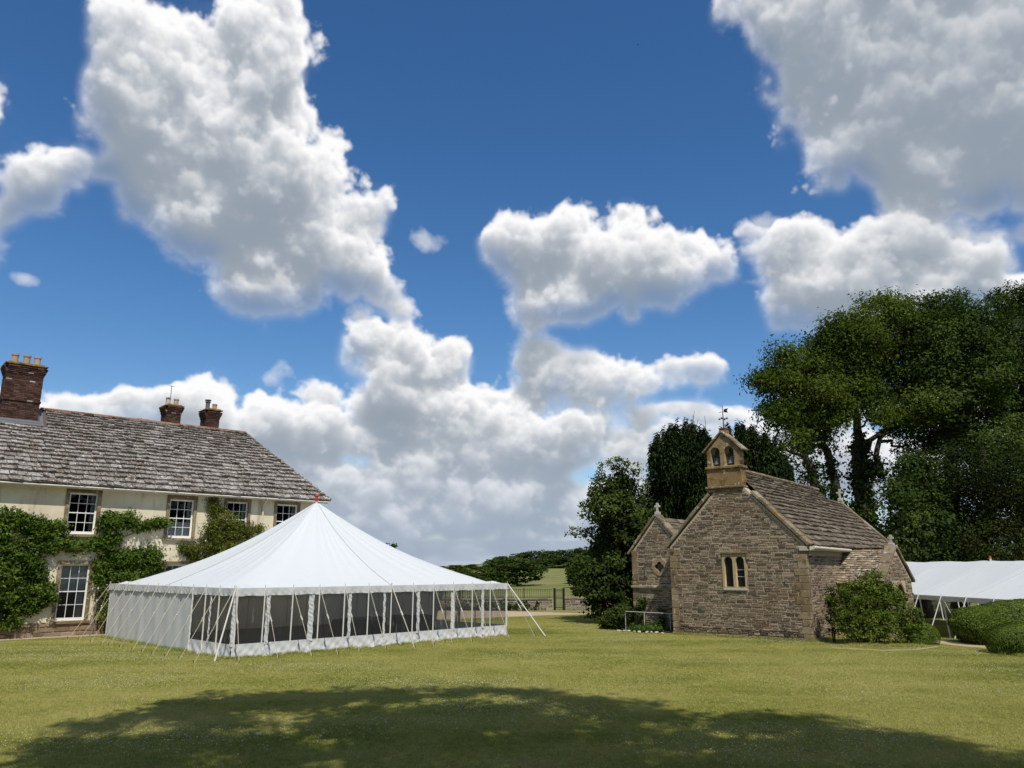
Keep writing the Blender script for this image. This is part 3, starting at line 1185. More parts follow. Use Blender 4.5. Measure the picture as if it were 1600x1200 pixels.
# gravel sweep beyond the marquee, gravel margin under the house wall, and the path by the hedges
drive_near = [gpt(500, 966), gpt(700, 968), gpt(790, 964.5), gpt(860, 961.5), gpt(910, 960.5), gpt(950, 959.5)]
drive_far = [gpt(500, 952.5), gpt(700, 953.5), gpt(790, 955), gpt(860, 957), gpt(910, 959), gpt(950, 958.5)]
band('gravel_drive', drive_near, drive_far, 'gravel', .012)
HS = np.array([-19.02, 32.42, 0])
HX = np.array([math.sin(R(48.6)), math.cos(R(48.6)), 0])
HY = np.array([math.sin(R(-41.4)), math.cos(R(-41.4)), 0])
hp = lambda s, k: tuple((HS + s * HX + k * HY)[:2])
band('gravel_margin', [hp(-6, -.85), hp(0, -.8), hp(6, -.9), hp(13, -.9)], [hp(-6, .1), hp(0, .1), hp(6, .1), hp(13, .1)], 'gravel', .012)
band('garden_path', [gpt(1444, 1004)[:2], gpt(1490, 1009)[:2], gpt(1560, 1015)[:2]], [gpt(1450, 999)[:2], gpt(1490, 1003)[:2], gpt(1560, 1008)[:2]], 'gravel', .012, wob=.02)
band('stone_edging', [gpt(1300, 1013.6)[:2], gpt(1380, 1017.6)[:2], gpt(1425, 1017)[:2], gpt(1465, 1012.5)[:2]], [gpt(1300, 1012)[:2], gpt(1380, 1015.6)[:2], gpt(1425, 1014.6)[:2], gpt(1465, 1010)[:2]], 'paving', .014, wob=.05)

# ================================================================== THE HOUSE
HOUSE_RZ = R(90 - 48.6)
house = thing('country_house', 'cream limewashed country house under a lichened stone slate roof with brick chimneys', 'house', tuple(HS), HOUSE_RZ)
HW = Matrix.Translation(tuple(HS)) @ Matrix.Rotation(HOUSE_RZ, 4, 'Z')
HL, HR_, HD, EAVE, RIDGE_Y, RIDGE_Z, HIP = -5.0, 12.0, 6.4, 6.12, 3.2, 9.78, 8.95
WINS = [  # x0, x1, z0, z1, surround head z, kind
    (.45, 1.55, 4.12, 5.83, 6.0, 'up'), (4.54, 5.63, 4.05, 5.78, 5.96, 'net'), (7.17, 8.21, 4.1, 5.82, 5.97, 'up'), (9.69, 10.80, 4.1, 5.83, 5.99, 'up'),
    (.48, 1.57, .62, 2.87, 3.01, 'blind'), (4.60, 5.60, .62, 2.87, 3.01, 'net'), (-3.6, -2.5, 4.12, 5.83, 6.0, 'up')]
holes = [[(a, c), (b, c), (b, d), (a, d)] for (a, b, c, d, e, k) in WINS]
plate('wall', [(HL, -.1), (HR_, -.1), (HR_, 6.08), (HL, 6.08)], holes, .34, Matrix.Identity(4), 'cream_render', house)
mb = MB()
mb.box(HR_ - .34, HR_, .342, HD, -.1, 6.08).box(HL, HL + .34, .342, HD, -.1, 6.08).box(HL + .342, HR_ - .342, HD - .34, HD, -.1, 6.08)
mb.build('wall', 'cream_render', house)
mb = MB()
mb.box(HL + .35, HR_ - .35, .36, HD - .36, 3.15, 3.4).box(HL + .35, HR_ - .35, .36, HD - .36, -.05, .05).box(3.0, 3.15, .36, HD - .36, .06, 3.14).box(3.0, 3.15, .36, HD - .36, 3.41, 6.0)
mb.build('inner_floor', 'dark_wood', house)
# roof: deck, then slates one by one
mb = MB()
EY = -.42
mb.poly([(HL, EY, EAVE), (HR_ + .4, EY, EAVE), (HIP, RIDGE_Y, RIDGE_Z), (HL, RIDGE_Y, RIDGE_Z)])
mb.poly([(HR_ + .4, EY, EAVE), (HR_ + .4, HD + .42, EAVE), (HIP, RIDGE_Y, RIDGE_Z)])
mb.poly([(HR_ + .4, HD + .42, EAVE), (HL, HD + .42, EAVE), (HL, RIDGE_Y, RIDGE_Z), (HIP, RIDGE_Y, RIDGE_Z)])
mb.poly([(HL, HD + .42, EAVE), (HL, EY, EAVE), (HL, RIDGE_Y, RIDGE_Z)])
mb.poly([(HL, EY, EAVE - .02), (HL, HD + .42, EAVE - .02), (HR_ + .4, HD + .42, EAVE - .02), (HR_ + .4, EY, EAVE - .02)])
roof = mb.build('roof', 'mortar_dark', house)
SV = math.hypot(RIDGE_Y - EY, RIDGE_Z - EAVE)
F = slope_frame((0, EY, EAVE), (1, 0, 0), (0, RIDGE_Y - EY, RIDGE_Z - EAVE))
rows = slate_rows(lambda v: (HL, HR_ + .42 - (HR_ + .4 - HIP) * min(1, max(0, v / SV))), SV, .33, .17, .2, .58, thick=(.10, .18), cuts=[(-2.4, -.52, 3.85, 5.2)])
jobs = []
for (u, v, w, h, d, r_) in rows:
    sag = -.03 * math.sin((u + 5) * .9) * math.sin(v * .6)      # the old roof is not quite flat
    jobs.append((F @ Matrix.Translation((0, sag, 0)), u, v, w, h, d, r_))
pieces(roof, jobs, 'slate', 'house_slate', 'roof_slate', 'roof_slates_small', 290, HW)
F = slope_frame((HR_ + .4, EY, EAVE), (0, 1, 0), (HIP - HR_ - .4, 0, RIDGE_Z - EAVE))
SH = math.hypot(HR_ + .4 - HIP, RIDGE_Z - EAVE)
yw = HD + .84
rows = slate_rows(lambda v: (yw / 2 * v / SH, yw - yw / 2 * v / SH), SH, .3, .2, .35, .7)
pieces(roof, [(F, *q) for q in rows], 'slate', 'house_slate', 'roof_slate', 'hip_slates', 0, HW)
# ridge tiles
x = -.55
while x < HIP:
    l = .42
    mb = MB()
    pts = []
    for i in range(7):
        a = math.pi * (i / 6)
        pts.append((math.cos(a) * .15, math.sin(a) * .13))
    vs = [(x, RIDGE_Y + p[0], RIDGE_Z - .045 + p[1]) for p in pts] + [(x + l - .012, RIDGE_Y + p[0], RIDGE_Z - .045 + p[1]) for p in pts]
    mb._push(vs, [(i, i + 1, 8 + i, 7 + i) for i in range(6)] + [tuple(range(6, -1, -1)), tuple(range(7, 14))])
    mb.build('ridge_tile', 'ridge_clay', roof)
    x += l
# hip tiles on the front hip
n = 14
for i in range(n):
    a = Vector((HR_ + .4, EY, EAVE)).lerp(Vector((HIP, RIDGE_Y, RIDGE_Z)), i / n)
    b = Vector((HR_ + .4, EY, EAVE)).lerp(Vector((HIP, RIDGE_Y, RIDGE_Z)), (i + .96) / n)
    MB().tube([tuple(a + Vector((0, 0, .03))), tuple(b + Vector((0, 0, .03)))], [.10, .085], 6).build('hip_tile', 'house_slate', roof)
# eaves: fascia, gutter, downpipe
MB().box(HL, HR_ + .3, -.36, -.335, 5.96, 6.09).box(HL, HR_ + .3, -.333, -.004, 6.04, 6.085).build('fascia', 'cream_paint', house)
MB().tube([(HL, -.45, 6.045), (HR_ + .42, -.45, 6.03)], .036, 8).build('gutter', 'cream_paint', house)
MB().tube([(8.98, -.44, 6.0), (8.98, -.30, 5.9), (8.97, -.09, 5.72), (8.95, -.08, 5.6), (8.92, -.08, .1)], .042, 8).build('downpipe', 'cream_paint', house)
# stone plinth
st = coursed(lambda z: (HL, HR_), 0, .56, .16, .26, .28, .7, gap=.022, proud=(.035, .07))
pieces(house, [(Matrix.Identity(4), *q) for q in st], 'stone', 'tan_rubble', 'plinth_stone', 'plinth_stones_small', 40, HW)

# glass of the house windows lets the dark rooms show
m, t, bs = new_mat('sash_glass')
tr_, gl_ = t.n('ShaderNodeBsdfTransparent'), t.n('ShaderNodeBsdfGlossy')
tr_.inputs[0].default_value = (.72, .76, .76, 1)
gl_.inputs['Roughness'].default_value = .02
fr_, ms = t.n('ShaderNodeFresnel'), t.n('ShaderNodeMixShader')
fr_.inputs[0].default_value = 1.45
t.link(fr_.outputs[0], ms.inputs[0])
t.link(tr_.outputs[0], ms.inputs[1])
t.link(gl_.outputs[0], ms.inputs[2])
t.link(ms.outputs[0], m.node_tree.nodes['Material Output'].inputs[0])


def sash_window(x0, x1, z0, z1, head, kind):
    # stone surround, butted, standing 45 mm proud
    j = .135
    mb = MB()
    mb.box(x0 - j, x0, -.045, .05, z0 - .02, z1).box(x1, x1 + j, -.045, .05, z0 - .02, z1).box(x0 - j, x1 + j, -.048, .05, z1 + .001, head)
    mb.box(x0 - j - .05, x1 + j + .05, -.11, .10, z0 - .13, z0 - .022)
    mb.build('window_surround', 'dressed_stone', house)
    mb = MB()
    y0, y1 = .09, .15
    fw = .065
    mb.box(x0, x0 + fw, y0, y1, z0, z1).box(x1 - fw, x1, y0, y1, z0, z1).box(x0 + fw, x1 - fw, y0, y1, z1 - fw, z1).box(x0 + fw, x1 - fw, y0 - .03, y1, z0, z0 + .10)
    mid = (z0 + z1) / 2 + .02
    mb.box(x0 + fw, x1 - fw, y0 + .005, y1 - .005, mid - .022, mid + .022)
    xs = np.linspace(x0 + fw, x1 - fw, 4)
    zlo, zhi = np.linspace(z0 + .10, mid - .022, 3), np.linspace(mid + .022, z1 - fw, 3)
    b = .011
    for zz in (zlo, zhi):
        for xx in xs[1:3]:
            mb.box(xx - b, xx + b, y0 + .012, y1 - .012, zz[0], zz[2])
        for k in range(3):
            mb.box(xs[k] + (b if k else 0), xs[k + 1] - (b if k < 2 else 0), y0 + .014, y1 - .014, zz[1] - b, zz[1] + b)
    w = mb.build('window', 'white_paint', house)
    for zz in (zlo, zhi):
        for k in range(3):
            for q in range(2):
                pn = MB()
                pn.poly([(xs[k], y0 + .03, zz[q]), (xs[k + 1], y0 + .03, zz[q]), (xs[k + 1], y0 + .03, zz[q + 1]), (xs[k], y0 + .03, zz[q + 1])])
                pn.build('pane', 'sash_glass', w)
    if kind == 'blind':
        MB().box(x0 + fw, x1 - fw, .20, .205, mid + .3, z1 - .02).build('blind', 'curtain', w)
        MB().box(x0 + fw, x1 - fw, .215, .22, mid - .02, mid + .3).build('blind', 'blind', w)
        MB().grid(lambda a, c: (x1 - .30 + .24 * a, .26 + .02 * math.sin(a * 26), z0 + (z1 - z0) * c), 24, 2).build('curtain', 'curtain', w)
    elif kind == 'net':
        MB().grid(lambda a, c: (x0 + fw + (x1 - x0 - 2 * fw) * a, .19 + .012 * math.sin(a * 40), z0 + .1 + (z1 - z0) * .36 * c), 30, 2).build('net_curtain', 'curtain', w)
        MB().grid(lambda a, c: (x1 - .22 + .16 * a, .24 + .02 * math.sin(a * 26), z0 + (z1 - z0) * c), 20, 2).build('curtain', 'curtain', w)
    else:
        MB().grid(lambda a, c: (x1 - .20 + .15 * a, .24 + .02 * math.sin(a * 26), z0 + (z1 - z0) * c), 20, 2).build('curtain', 'curtain', w)


for q in WINS:
    sash_window(*q)


def chimney(x0, x1, y0, y1, z0, z1, pots, cap=.07, mid_band=None):
    core = MB()
    core.box(x0 + .012, x1 - .012, y0 + .012, y1 - .012, z0, z1 - .02)
    ch = core.build('chimney', 'mortar_dark', house)
    jobs = []
    n = int((z1 - z0) / .075)
    for face in ('f', 'l', 'r'):
        if face == 'f':
            Fm, L = frame(x0, y0 + .012, 0, 0), x1 - x0
        elif face == 'l':
            Fm, L = frame(x0 + .012, y1, 0, R(-90)), y1 - y0
        else:
            Fm, L = frame(x1 - .012, y0, 0, R(90)), y1 - y0
        for k in range(n):
            u = -.11 * (k % 2)
            z = z0 + k * .075 + .0375
            grow = 0.0
            if k >= n - 5:
                grow = .028 * (k - n + 6)
            if mid_band is not None and abs(z - mid_band) < .045:
                grow = .045
            while u < L:
                a, b = max(0, u), min(L, u + .218)
                u += .225
                if b - a > .03:
                    jobs.append((Fm, (a + b) / 2, z, b - a + (grow * 2 if False else 0), .064, .016 + grow + random.uniform(0, .006), 0))
    pieces(ch, jobs, 'brick', 'old_brick', 'brick', 'brickwork', 0, HW)
    g = .12
    mb = MB()
    mb.box(x0 - g, x1 + g, y0 - g, y1 + g, z1 - .005, z1 + cap, bev=.02)
    mb.box(x0 - .02, x1 + .02, y0 - .02, y1 + .02, z1 + cap - .004, z1 + cap + .06, bev=.025)
    mb.build('chimney_cap', 'mossy_cap', ch)
    for (px, py, r, h, mat) in pots:
        MB().lathe([(r * 1.02, 0), (r, h * .1), (r * .92, h * .82), (r * 1.1, h * .84), (r * 1.1, h), (r * .84, h), (r * .78, h * .5)], (px, py, z1 + cap + .05), 14).build('chimney_pot', mat, ch)
    return ch


c1 = chimney(-2.14, -.73, 2.45, 3.5, 8.55, 11.52, [(-1.86, 2.95, .14, .45, 'chimney_clay'), (-1.40, 2.95, .145, .45, 'chimney_clay'), (-.98, 2.95, .14, .45, 'chimney_clay')], mid_band=9.95)
MB().box(-2.3, -.6, 2.3, 2.43, 8.90, 8.98).box(-2.2, -.68, 2.41, 2.448, 8.6, 9.05).box(-.726, -.68, 2.41, 3.3, 8.9, 9.35).build('lead_flashing', 'lead', c1)
MB().poly([(-2.4, 2.2, 8.85), (-.50, 2.2, 8.85), (-.50, 2.45, 9.10), (-2.4, 2.45, 9.10)]).poly([(-.68, 2.4, 9.06), (-.50, 2.4, 9.06), (-.50, 3.15, 9.80), (-.68, 3.15, 9.80)]).build('lead_flashing', 'lead', c1)
c2 = chimney(5.38, 6.1, 4.6, 5.5, 8.2, 10.98, [(5.52, 5.05, .125, .40, 'chimney_clay'), (5.93, 5.05, .125, .38, 'chimney_clay')])
MB().tube([(5.62, 5.05, 11.1), (5.62, 5.05, 12.15)], .018, 6).tube([(5.50, 5.05, 12.15), (5.74, 5.05, 12.15)], .015, 6).build('aerial', 'lead', c2)
c3 = chimney(7.44, 8.14, 4.6, 5.5, 8.2, 11.03, [(7.98, 5.05, .125, .34, 'chimney_clay')])
MB().lathe([(.11, 0), (.11, .42), (.15, .42), (.15, .46), (.09, .47), (.09, .52), (.17, .52), (.17, .56)], (7.6, 5.05, 11.12), 14).build('chimney_cowl', 'lead', c3)
c4 = chimney(4.35, 5.05, 5.9, 6.6, 7.2, 10.02, [(4.52, 6.25, .12, .3, 'chimney_clay'), (4.86, 6.25, .12, .28, 'chimney_clay')])

# ---- climbing plants on the house front


def climber(name, label, cat, puffs, n, size, mat, stems, seed, group=None, flowers=None):
    t_ = thing(name, label, cat, tuple(HS), HOUSE_RZ, group)
    puffs = [(p[0], p[1], p[2], p[3] * .90, p[4], p[5] * .88) for p in puffs]
    pts, d, tint = puff_points(puffs, n, seed, .25, clump=.15, per=46, loose=.12)
    pts[:, 1] = np.minimum(pts[:, 1], -.06)
    out = d * .4 + np.array([0, -.6, .1])
    add('foliage', leaf_mesh('foliage', pts, size, mat, .42, outward=out, seed=seed, tint=tint, spread=.8), t_, 'stuff')
    mb = MB()
    for s in stems:
        mb.tube(s[0], s[1], 6)
    mb.build('stem', 'pale_bark', t_)
    if flowers:
        fp, fd, _ = puff_points(flowers[0], flowers[1], seed + 5, .7)
        fp[:, 1] = np.minimum(fp[:, 1], -.12)
        add('flower', leaf_mesh('flower', fp, flowers[2], 'pale_flower', .9, outward=fd + np.array([0, -1, 0]), seed=seed), t_, 'stuff')
    return t_


Y = -.16
climber('wisteria', 'dark green wisteria spread over the house wall round the tall sash windows', 'climbing plant', [
    (-1.75, Y, 4.15, .55, .3, .95), (-1.2, Y, 4.65, .45, .25, .35), (-.55, Y, 4.25, .75, .36, .65), (-.1, Y, 3.75, .75, .36, .55), (.15, Y, 4.55, .28, .22, .30),
    (-.9, Y, 3.3, .85, .36, .65), (-1.6, Y, 2.7, .7, .36, .9), (-.55, Y, 2.6, .6, .34, .75), (-.2, Y, 2.0, .42, .34, .8), (-1.1, Y, 1.7, .75, .36, .7), (-1.7, Y, 1.2, .6, .36, .65),
    (-.55, Y, 1.25, .55, .34, .55), (-1.2, Y, .7, .65, .32, .45), (.10, Y, 1.55, .24, .26, .55),
    (.85, Y, 3.62, .7, .3, .30), (1.75, Y, 3.72, .55, .3, .38), (2.15, Y, 4.6, .55, .36, .52), (2.75, Y, 4.75, .55, .34, .40), (3.35, Y, 4.55, .42, .26, .30), (3.95, Y, 4.62, .42, .26, .30), (4.25, Y, 4.72, .22, .22, .25),
    (2.15, Y, 3.85, .45, .3, .35), (2.2, Y, 3.2, .42, .3, .40), (2.75, Y, 3.05, .55, .32, .45), (3.3, Y, 3.1, .45, .3, .45), (3.95, Y, 3.25, .42, .28, .62), (4.15, Y, 2.75, .38, .28, .4), (3.35, Y, 2.5, .7, .3, .40), (2.5, Y, 2.45, .6, .3, .42), (1.95, Y, 2.6, .26, .26, .45), (2.05, Y, 2.1, .24, .22, .35)],
    24000, .15, 'wisteria_leaf', [([(-1.5, -.12, 0), (-1.4, -.12, 1.4), (-.9, -.1, 2.6), (-.4, -.1, 3.5), (.6, -.08, 3.7), (2.2, -.08, 3.8), (4.0, -.08, 4.6)], [.08, .07, .06, .05, .04, .03, .02]),
                                  ([(1.9, -.1, 0), (1.95, -.1, 1.5), (2.1, -.1, 2.8), (3.2, -.08, 3.0), (4.0, -.08, 3.3)], [.05, .045, .04, .03, .02]),
                                  ([(-2.0, -.06, 3.2), (-1.5, -.06, 4.0), (-1.55, -.06, 5.1)], [.03, .025, .02])], 11)
climber('climbing_rose', 'thin climbing rose with white blooms by the lower right of the sash window', 'climbing plant', [
    (2.15, Y, 1.7, .32, .2, .5), (2.35, Y, 1.1, .42, .22, .45), (2.5, Y, .6, .5, .25, .4), (2.8, Y, 1.5, .35, .2, .5)], 2300, .10, 'rose_leaf',
    [([(2.3, -.1, 0), (2.25, -.1, .9), (2.1, -.08, 1.9)], [.025, .02, .012]), ([(2.5, -.1, 0), (2.7, -.1, 1.2), (2.75, -.08, 2.0)], [.02, .018, .01])], 12,
    flowers=([(2.25, Y, 1.6, .4, .2, .8)], 26, .11))
climber('climbing_rose', 'olive green bushy climber heaped up the wall between the upper windows', 'climbing plant', [
    (6.9, Y - .15, 4.7, .80, .5, .75), (7.5, Y - .15, 4.45, .75, .5, .65), (6.5, Y - .1, 4.0, .6, .45, .8), (7.3, Y - .15, 3.5, 1.0, .5, .8), (6.55, Y, 5.35, .42, .3, .35), (6.45, Y, 5.85, .22, .2, .22), (8.3, Y, 4.4, .35, .25, .5),
    (5.6, Y, 3.5, .5, .3, .36), (6.1, Y, 3.15, .55, .36, .5), (5.25, Y, 3.62, .22, .22, .22), (7.2, Y, 2.4, .9, .4, .9), (8.75, Y, 4.6, .15, .12, .3)],
    17000, .095, 'rose_leaf', [([(6.9, -.12, 0), (6.8, -.12, 2.2), (6.7, -.1, 4.2), (6.4, -.08, 5.7)], [.05, .045, .04, .02])], 13,
    flowers=([(6.9, Y - .2, 4.2, 1.0, .4, 1.0)], 14, .07))

# ================================================================== THE CHAPEL
CAZ = 38.0
CB = gpt(1270, 1003)
CRZ = R(90 - CAZ)
chapel = thing('chapel', 'small brown rubble stone chapel with a two bell gable cote and slate roof', 'chapel', tuple(CB), CRZ)
CW = Matrix.Translation(tuple(CB)) @ Matrix.Rotation(CRZ, 4, 'Z')
GW, GE, SL = 5.72, 3.62, 1.03                   # gable width, eaves height, pitch
MID = GW / 2
FG = frame(0, GW, 0, R(-90))                    # west gable: u runs to the right
FS = Matrix.Identity(4)                         # south wall: u runs into the depth
UW = GW - 2.88                                  # window centre
lights = [arch(UW - .245, 1.97, .36, 2.98, .19, 10), arch(UW + .245, 1.97, .36, 2.98, .19, 10)]
gout = [(0, -.1), (GW, -.1), (GW, GE), (MID, GE + SL * MID), (0, GE)]
win_rect = [(UW - .52, 1.9), (UW + .52, 1.9), (UW + .52, 3.28), (UW - .52, 3.28)]
gable = plate('gable_wall', gout, [win_rect], .5, FG, 'mortar', chapel)
south = MB()
south.box(.502, 13.9, 0, .5, -.1, 3.5)
south.box(.502, 13.9, GW - .5, GW, -.1, 3.5)
side = south.build('side_wall', 'mortar', chapel)
plate('end_wall', [(0, -.1), (GW - 1.2, -.1), (GW - 1.2, 3.5), (2.42, 3.5 + 2.55), (0, 3.5)], [], .4, frame(13.9, 0, 0, R(90)), 'mortar', chapel)
plate('inner_gable', [(0, 3.5), (GW, 3.5), (MID, 3.5 + SL * MID)], [], .3, frame(11.95, 0, 0, R(90)), 'mortar', chapel)

QH = .27


def q_w(z, ph):
    return .30 if (int(z / QH) + ph) % 2 else .46


def gspan(z):
    if z < GE - .1:
        return q_w(z, 0) + .012, GW - q_w(z, 1) - .012
    mm = (z - GE) / SL + .12
    return max(.02, mm), GW - max(.02, mm)


jobs = [(FG, *q) for q in coursed(gspan, .0, 6.05, .055, .13, .10, .46, cuts=[(UW - .54, UW + .54, 1.88, 3.30)])]
# plinth course stands a little further out
jobs = [(F_, u, z, w, h, d + (.05 if z < .38 else 0), r_) for (F_, u, z, w, h, d, r_) in jobs]
st = coursed(lambda z: (q_w(z, 0) + .012, 5.6), 0, 3.2, .08, .15, .16, .5)
jobs_s = [(FS, *q) for q in st]
st = coursed(lambda z: (8.5, 13.9), 0, 3.2, .14, .24, .3, .7)
jobs_s += [(FS, *q) for q in st]
# annex on the north side, set back from the gable
AX, A0, A1, AM, AE, AZT = 1.0, GW, 8.15, 6.86, 3.46, 5.0
FA = frame(AX, A1, 0, R(-90))
AWD = A1 - A0


def aspan(z):
    if z < AE:
        return .30, AWD - .02
    mm = (z - AE) / (AZT - AE) * (A1 - AM)
    m2 = (z - AE) / (AZT - AE) * (AM - 5.55)
    return mm + .12, min(AWD - .02, AWD + (A0 - 5.55) - m2 - .12)


QU, QZ, QR = A1 - 6.78, 2.76, .36
jobs_a = [(FA, *q) for q in coursed(aspan, .0, 4.75, .06, .125, .14, .5, cuts=[(QU - QR * .9, QU + QR * .9, QZ - QR * .9, QZ + QR * .9), (-1, 9, 1.82, 1.95)])]
allj = jobs + jobs_s + jobs_a
pieces(gable, allj, 'stone', 'rubble_stone', 'stone', 'stones_small', 300, CW)


def block(name, u0, u1, y0, y1, z0, z1, F_, mat, parent=chapel, bev=.012):
    return MB().box(u0, u1, y0, y1, z0, z1, M=F_, bev=bev).build(name, mat, parent)


# quoins at both corners of the gable, returned round the south wall
z = 0.0
while z < GE - .2:
    h = QH - .015
    k = q_w(z + .1, 0)
    block('quoin', -.012, k, -.035, .25, z, z + h, FG, 'dressed_stone', gable)
    k1 = q_w(z + .1, 1)
    MB().box(GW - k1, GW + .02, -.035, .25, z, z + h, M=FG, bev=.012).box(.251, q_w(z + .1, 0), -.02, .2, z, z + h - .004, M=FS).build('quoin', 'dressed_stone', gable)
    z += QH
# window: surround with two round-headed lights, hood mould, sill, leaded glass
wn = plate('window', [(UW - .515, 1.905), (UW + .515, 1.905), (UW + .515, 3.275), (UW - .515, 3.275)], lights, .22, FG @ Matrix.Translation((0, -.04, 0)), 'window_stone', chapel)
for k, cx in enumerate((UW - .245, UW + .245)):
    MB().poly([tuple(FG @ Vector((p[0], .12, p[1]))) for p in arch(cx, 1.95, .40, 2.98, .21, 10)]).build('pane', 'leaded_glass', wn)
    mb = MB()
    for i in range(5):
        xx = cx - .18 + .36 * (i + .5) / 5
        mb.box(xx - .006, xx + .006, .105, .115, 1.97, 3.08, M=FG)
    for i in range(13):
        zz = 2.0 + i * .088
        mb.box(cx - .18, cx + .18, .1, .104, zz - .006, zz + .006, M=FG)
    mb.build('leading', 'iron', wn, kind='stuff')
MB().box(UW + .07, UW + .42, .07, .098, 2.63, 2.655, M=FG).box(UW + .07, UW + .42, .07, .098, 2.36, 2.385, M=FG).build('casement_bar', 'pole_steel', wn)
MB().box(UW - .60, UW + .60, -.10, .02, 3.285, 3.36, M=FG, bev=.01).box(UW - .66, UW - .55, -.09, .02, 3.06, 3.283, M=FG).box(UW + .55, UW + .66, -.09, .02, 3.06, 3.283, M=FG).build('hood_mould', 'coping_stone', wn)
simple('pale_lichen_stone', (.44, .41, .35), .9, noise=.25, nscale=12)
MB().box(UW - .50, UW + .50, -.07, .05, 1.83, 1.902, M=FG, bev=.01).build('sill', 'pale_lichen_stone', wn)


def rake(parent, F_, u0, z0, u1, z1, n, y0, y1, th, mat='coping_stone', name='coping_stone', jit=.012):
    L = math.hypot(u1 - u0, z1 - z0)
    ang = -math.atan2(z1 - z0, u1 - u0)
    for i in range(n):
        a, b = L * i / n, L * (i + 1) / n - .012
        Mx = F_ @ Matrix.Translation((u0, 0, z0)) @ Matrix.Rotation(ang, 4, 'Y')
        jj = random.uniform(-jit, jit)
        MB().box(a, b, y0 + jj, y1 + jj, 0, th + random.uniform(-.008, .008), M=Mx, bev=.014).build(name, mat, parent)


rake(gable, FG, -.14, GE - .08, 1.98, GE - .08 + 2.12 * SL, 7, -.10, .52, .13)
rake(gable, FG, GW - 1.98, GE - .08 + 2.12 * SL, GW + .14, GE - .08, 7, -.10, .52, .13)
block('kneeler', -.06, .2, -.08, .4, GE - .26, GE - .09, FG, 'coping_stone', gable)
block('kneeler', GW - .2, GW + .10, -.08, .4, GE - .26, GE - .09, FG, 'pale_lichen_stone', gable)

# bellcote
bc = MB()
U0, U1 = 1.90, 3.40
UC = (U0 + U1) / 2
bc.box(U0 + .0, U1, -.03, .52, 5.80, 6.78, M=FG, bev=.015)
cote = bc.build('bellcote', 'bellcote_stone', chapel)
MB().box(U0 - .08, U1 + .08, -.12, .58, 5.96, 6.05, M=FG, bev=.02).build('corbel_course', 'coping_stone', cote)
MB().box(U0 - .05, U1 + .06, -.10, .58, 6.781, 6.90, M=FG, bev=.025).build('string_course', 'bellcote_stone', cote)
ac = [U0 + .27 * 1.5, U0 + .68 * 1.5]
plate('bell_frame', [(U0 + .03, 6.901), (U1 - .03, 6.901), (U1 - .03, 7.59), (UC, 8.31), (U0 + .03, 7.59)],
      [arch(ac[0], 6.92, .42, 7.52, .21, 10), arch(ac[1], 6.92, .42, 7.52, .21, 10)], .46, FG @ Matrix.Translation((0, 0, 0)), 'bellcote_stone', cote)
for k in range(3):
    rake(cote, FG, U0 - .12 + k * .29, 7.50 + k * .28, U0 - .12 + (k + 1) * .29, 7.50 + (k + 1) * .28, 1, -.08, .54, .08)
    rake(cote, FG, U1 + .12 - (k + 1) * .29, 7.50 + (k + 1) * .28, U1 + .12 - k * .29, 7.50 + k * .28, 1, -.08, .54, .08)
MB().box(UC - .15, UC + .15, .10, .46, 8.26, 8.49, M=FG, bev=.03).box(UC - .17, UC + .17, .08, .48, 8.491, 8.55, M=FG, bev=.02).build('finial', 'ridge_clay', cote)
for cx in ac:
    b = MB()
    b.lathe([(.17, 0), (.165, .02), (.125, .10), (.10, .20), (.085, .27), (.05, .31), (.03, .33)], (0, 0, 0), 16, M=FG @ Matrix.Translation((cx, .26, 7.0)))
    bell = b.build('bell', 'bronze', cote, smooth=True)
    MB().box(cx - .17, cx + .17, .20, .32, 7.33, 7.42, M=FG).box(cx - .02, cx + .02, .24, .28, 7.42, 7.56, M=FG).lathe([(.035, 0), (.035, .07)], (0, 0, 0), 8, M=FG @ Matrix.Translation((cx, .26, 6.95))).build('headstock', 'dark_wood', bell)
    MB().tube([tuple(FG @ Vector((cx + .13 * math.cos(a), .36, 7.36 + .15 * math.sin(a)))) for a in np.linspace(0, 2 * math.pi, 13)], .012, 5).build('bell_wheel', 'iron', bell)
# weather vane
vn = MB()
P0 = FG @ Vector((UC, .28, 8.55))
vn.tube([tuple(P0), tuple(P0 + Vector((0, 0, 1.02)))], [.028, .012], 6)
vane = vn.build('weather_vane', 'rusty_iron', chapel)
mb = MB()
for d in (Vector((0, 1, 0)), Vector((1, 0, 0))):
    for s in (-1, 1):
        c0 = P0 + Vector((0, 0, .42))
        e0 = c0 + d * s * .17
        mb.tube([tuple(c0), tuple(e0)], .012, 5)
        mb.box(e0.x - .02, e0.x + .02, e0.y - .03, e0.y + .03, e0.z - .035, e0.z + .035)
mb.build('compass_arm', 'rusty_iron', vane)
c0 = P0 + Vector((0, 0, .72))
mb = MB()
mb.tube([tuple(c0 + Vector((0, .17, 0))), tuple(c0 + Vector((0, -.2, 0)))], .012, 5)
fl = [(0, -.05, -.02), (0, -.24, -.06), (0, -.19, .03), (0, -.25, .13), (0, -.05, .11)]
vs = [tuple(c0 + Vector((dx, p[1], p[2]))) for dx in (-.006, .006) for p in fl]
mb._push(vs, [(4, 3, 2, 1, 0), (5, 6, 7, 8, 9)] + [(i, (i + 1) % 5, 5 + (i + 1) % 5, 5 + i) for i in range(5)])
mb.build('pennant', 'iron', vane)

